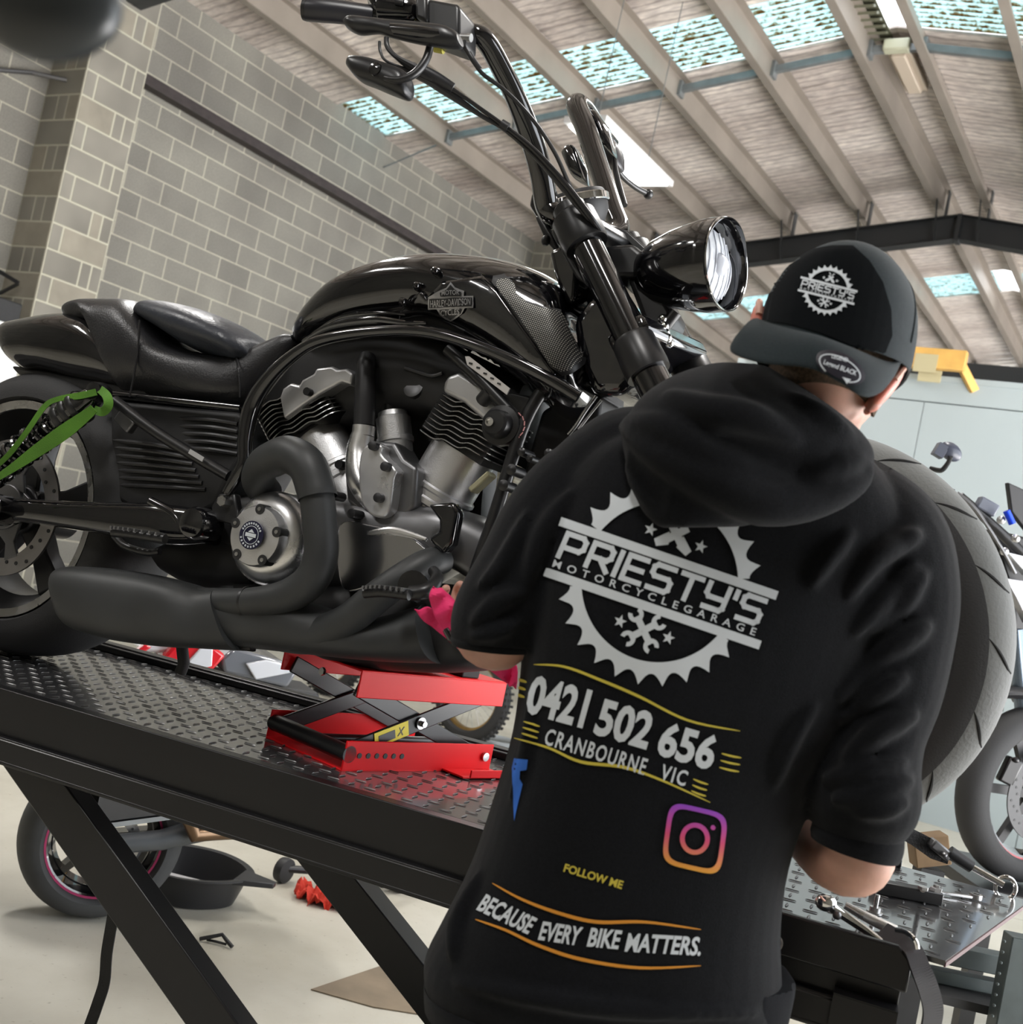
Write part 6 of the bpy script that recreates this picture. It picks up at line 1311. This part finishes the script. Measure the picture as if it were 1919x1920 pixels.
ro('mirror_stem', wtube([(1784, 856, 3.88, .007), (1777, 870, 3.9, .008), (1765, 882, 3.92, .009), (1745, 878, 3.95, .008)], 10), BLK_SATIN)
ro('reservoir', G().box(P(1850, 950, D3), (.07, .04, .045), Ry(18)), mat('reservoir_grey', (.09, .1, .13), .3), bevel=.006)
ro('clip_on_bar', wtube([(1800, 930, D3, .016), (1840, 965, D3, .017), (1905, 1025, D3, .018), (1940, 1060, D3, .018)], 14), BLK_SATIN)
ro('lever', wtube([(1795, 925, D3-.05, .008), (1830, 955, D3-.06, .007), (1880, 1030, D3-.06, .006), (1905, 1075, D3-.05, .006)], 10), GUN)
ro('blue_adjuster', G().tube([P(1888, 958, D3-.08), P(1899, 982, D3-.08)], .012, 12), mat('anodised_blue', (.01, .05, .6), .3, .5))
for q_ in ((1905, 1010, D3-.08), (1878, 975, D3-.06), (1884, 1034, D3-.05)): ro('steel_fitting', G().ball(P(*q_), .015, 12), STEEL)
ro('screen', G().prism([P(x, y, D3) for x, y in ((1891, 904), (1930, 922), (1930, 1000), (1898, 960))], (0, 0, 0), (0, .03, 0)), BLK_PLAST, bevel=.004)
ro('frame_body', G().prism([P(x, y, D3+.05) for x, y in ((1860, 990), (1935, 1010), (1935, 1330), (1900, 1260), (1893, 1100))], (0, 0, 0), (0, .15, 0)), BLK_SATIN, bevel=.01)
ro('tank_panel', G().prism([P(x, y, D3-.02) for x, y in ((1889, 1035), (1930, 1045), (1930, 1080))], (0, 0, 0), (0, .05, 0)), FWHT, bevel=.003)
ro('radiator_shroud', G().prism([P(x, y, D3-.02) for x, y in ((1884, 1083), (1930, 1090), (1930, 1170), (1905, 1120))], (0, 0, 0), (0, .05, 0)), mat('silver_shroud', (.3, .3, .32), .3, .7), bevel=.003)
ro('cable', wtube([(1815, 950, D3, .004), (1850, 1000, D3, .004), (1880, 1080, D3, .004), (1900, 1160, D3, .004)], 8), BLK_SATIN)
# platform the wheel stands on
zp = (wc.z-.305); o2 = thing('low_platform', 'low black platform carrying the motorcycle at the right edge', 'platform', Matrix.Translation((wc.x+.35, wc.y+.1, 0)))
obj('top', G().box((0, 0, zp-.02), (1.1, .6, .04)), LB, o2, bevel=.003)
for sx in (-1, 1):
    for sy in (-1, 1): obj('leg', G().box((sx*.5, sy*.25, (zp-.04)/2), (.05, .05, zp-.04)), LB, o2)
# wood block
wb = P(1742, 1592, 2.95); o = obj('wooden_block', G().box((0, 0, 0), (.09, .06, .075), Ry(-18)), mat('rough_timber', (.16, .1, .05), .8, noise=.3, nscale=12), M=Matrix.Translation((wb.x, wb.y, wb.z)), bevel=.003)
tag(o, 'brown offcut of timber on a post behind the front wheel', 'wood block')
o = obj('timber_post', G().box((0, 0, 0), (.06, .06, wb.z-.045)), BLK_MATTE, M=Matrix.Translation((wb.x+.01, wb.y, (wb.z-.045)/2))); tag(o, 'dark post under the timber offcut behind the lift', 'post')
# ---- bench frame under the right end
bd = 2.6; b0 = P(1895, 1830, bd)
bn = thing('steel_bench', 'grey steel bench frame with a riveted post at the bottom right corner', 'bench', Matrix.Translation((b0.x, b0.y, 0)))
BST = mat('bench_steel', (.07, .085, .085), .45, .4, noise=.3)
def bo(name, g, m, **k): return wobj(bn, name, g, m, **k)
tp = P(1905, 1752, bd)
bo('post', G().box((tp.x+.02, tp.y, tp.z/2), (.075, .05, tp.z)), BST, bevel=.003)
bo('beam', G().bar(P(1700, 1770, bd+.12), P(1990, 1830, bd+.12), .05, .045).bar(P(1700, 1815, bd+.12), P(1990, 1875, bd+.12), .04, .03), BST, bevel=.002)
bo('shelf', G().bar(P(1740, 1850, bd+.1), P(1990, 1910, bd+.1), .15, .02), BLK_MATTE)
g = G()
for k in range(9): q = P(1884-k*3.2, 1765+k*20, bd-.03); g.ball(q, .004, 8)
bo('rivets', g, BST)
# ================================================================ TIE DOWNS AND TOOLS ON THE DECK
def DK(x, y, z=0.): return hit(Matrix.Identity(4), 2, DECK+z, x, y)
WEB = mat('strap_webbing', (.02, .02, .022), .65, bump=1., bscale=260, noise=.4, nscale=120)
rt = DK(1886, 1684); hk = thing('ratchet_strap', 'black ratchet tie-down with steel hook in a ring at the far edge of the deck', 'strap', Matrix.Translation(rt))
dr_ = rt.y
def hb_(x, y): return P(x, y, dr_/1.0+.02)
wobj(hk, 'ring', G().tube([P(1886+19*math.cos(t), 1665+21*math.sin(t), dr_) for t in (2*math.pi*k/32 for k in range(32))], .0042, 10, closed=True), CHROME)
wobj(hk, 'hook_rod', G().tube([P(1882, 1659, dr_-.01), P(1850, 1641, dr_), P(1820, 1624, dr_+.01)], .0065, 14), CHROME)
wobj(hk, 'sleeve', G().tube([P(1822, 1625, dr_+.01), P(1781, 1598, dr_+.02)], [.017, .019], 16, flat=.7), BLK_PLAST)
wobj(hk, 'cam_buckle', G().box(P(1762, 1592, dr_+.02), (.045, .03, .02), Ry(28)).ball(P(1771, 1603, dr_), .007, 10), GUN, bevel=.004)
for a in ([(1682, 1556), (1715, 1575), (1750, 1600), (1780, 1610)], [(1700, 1560), (1725, 1572), (1755, 1588)]): wobj(hk, 'webbing', G().strip([P(x, y, dr_+.03) for x, y in a], (0, 0, 1), .022, .002), WEB)
# bar and bolts
def deckthing(name, label, cat, px, parts):
    q = DK(*px); t = thing(name, label, cat, Matrix.Translation(q))
    for nm, g, m, bv in parts: wobj(t, nm, g, m, bevel=bv)
    return t
deckthing('clamp_bar', 'black square bar with bolts lying across the deck near the elbow', 'bar', (1700, 1672), [('bar', G().bar(DK(1640, 1660, .012), DK(1762, 1683, .012), .03, .022), BLK_SATIN, .002),
    ('bolt', G().tube([DK(1731, 1668, .02), DK(1731, 1668, .045)], .005, 10).lathe([(.009, 0), (.009, .005)], DK(1731, 1668, .045), (0, 0, 1), 6), STEEL, 0), ('bolt', G().lathe([(.011, 0), (.011, .007), (.006, .008), (.006, .012)], DK(1755, 1672, .022), (0, 0, 1), 6), STEEL, 0)])
deckthing('spanner', 'small ring spanner lying on the deck beside the square bar', 'spanner', (1800, 1680), [('shaft', G().bar(DK(1762, 1673, .005), DK(1822, 1682, .005), .009, .005), STEEL, .001), ('ring_end', G().lathe([(.007, 0), (.012, 0), (.012, .009), (.007, .009), (.007, 0)], DK(1829, 1685, .002), (0, 0, 1), 18), STEEL, 0)])
deckthing('socket_ratchet', 'chrome socket ratchet leaning on the near rail under the elbow', 'ratchet', (1600, 1740), [('head', G().ball(P(1549, 1692, 1.72), .017, 16, (1, .7, .8)), CHROME, 0), ('shaft', wtube([(1556, 1698, 1.72, .009), (1580, 1714, 1.72, .0075), (1625, 1745, 1.71, .0065), (1652, 1766, 1.7, .006)], 14), CHROME, 0), ('selector', G().ball(P(1570, 1716, 1.71), .007, 10), GUN, 0)])
deckthing('extension_bar', 'polished extension bar beside the socket ratchet', 'bar', (1640, 1735), [('rod', wtube([(1585, 1697, 1.78, .006), (1630, 1722, 1.77, .0085), (1680, 1745, 1.76, .0085)], 16), POLISH, 0)])
deckthing('loose_bolt', 'loose bolt with washer standing on the deck below the elbow', 'bolt', (1640, 1712), [('bolt', G().lathe([(.013, 0), (.013, .003), (.009, .003), (.009, .01), (.004, .01), (.004, .03)], DK(1640, 1712, .001), (0, 0, 1), 18), STEEL, 0)])
ws = thing('webbing_strap', 'ribbed black webbing strap hanging over the corner of the near rail', 'strap', Matrix.Translation(P(1720, 1800, 1.62)))
pts = cr([P(*q) for q in ((1655, 1745, 1.72), (1690, 1765, 1.69), (1712, 1782, 1.655), (1726, 1815, 1.64), (1740, 1850, 1.64), (1750, 1890, 1.65), (1746, 1925, 1.66), (1740, 1960, 1.66))], 8)
wds = [Vector((.75, .25, .62)) if i < 14 else Vector((1, .1, .15)) for i in range(len(pts))]
for i in range(8, 20): f = (i-8)/12; wds[i] = Vector((.75, .25, .62))*(1-f)+Vector((1, .1, .15))*f
wobj(ws, 'webbing', G().strip(pts, wds, .03, .003), WEB)
g = G(); c2 = []
for i in range(0, len(pts)-1):
    for f in (0, .25, .5, .75):
        p = pts[i]*(1-f)+pts[i+1]*f; t_ = (pts[i+1]-pts[i]).normalized(); w1 = wds[i]; w1 = (w1-t_*w1.dot(t_)).normalized(); n_ = t_.cross(w1)
        if n_.dot(EYE-p) < 0: n_ = -n_
        g.tube([p+n_*.002-w1*.0145, p+n_*.002+w1*.0145], .0009, 5)
tag(wobj(ws, 'ribs', g, mat('rib_grey', (.1, .1, .11), .5)), kind='stuff')
wobj(ws, 'steel_guide', wtube([(1680, 1743, 1.67, .004), (1700, 1748, 1.66, .004), (1716, 1763, 1.65, .004), (1720, 1778, 1.65, .004)], 10), CHROME)
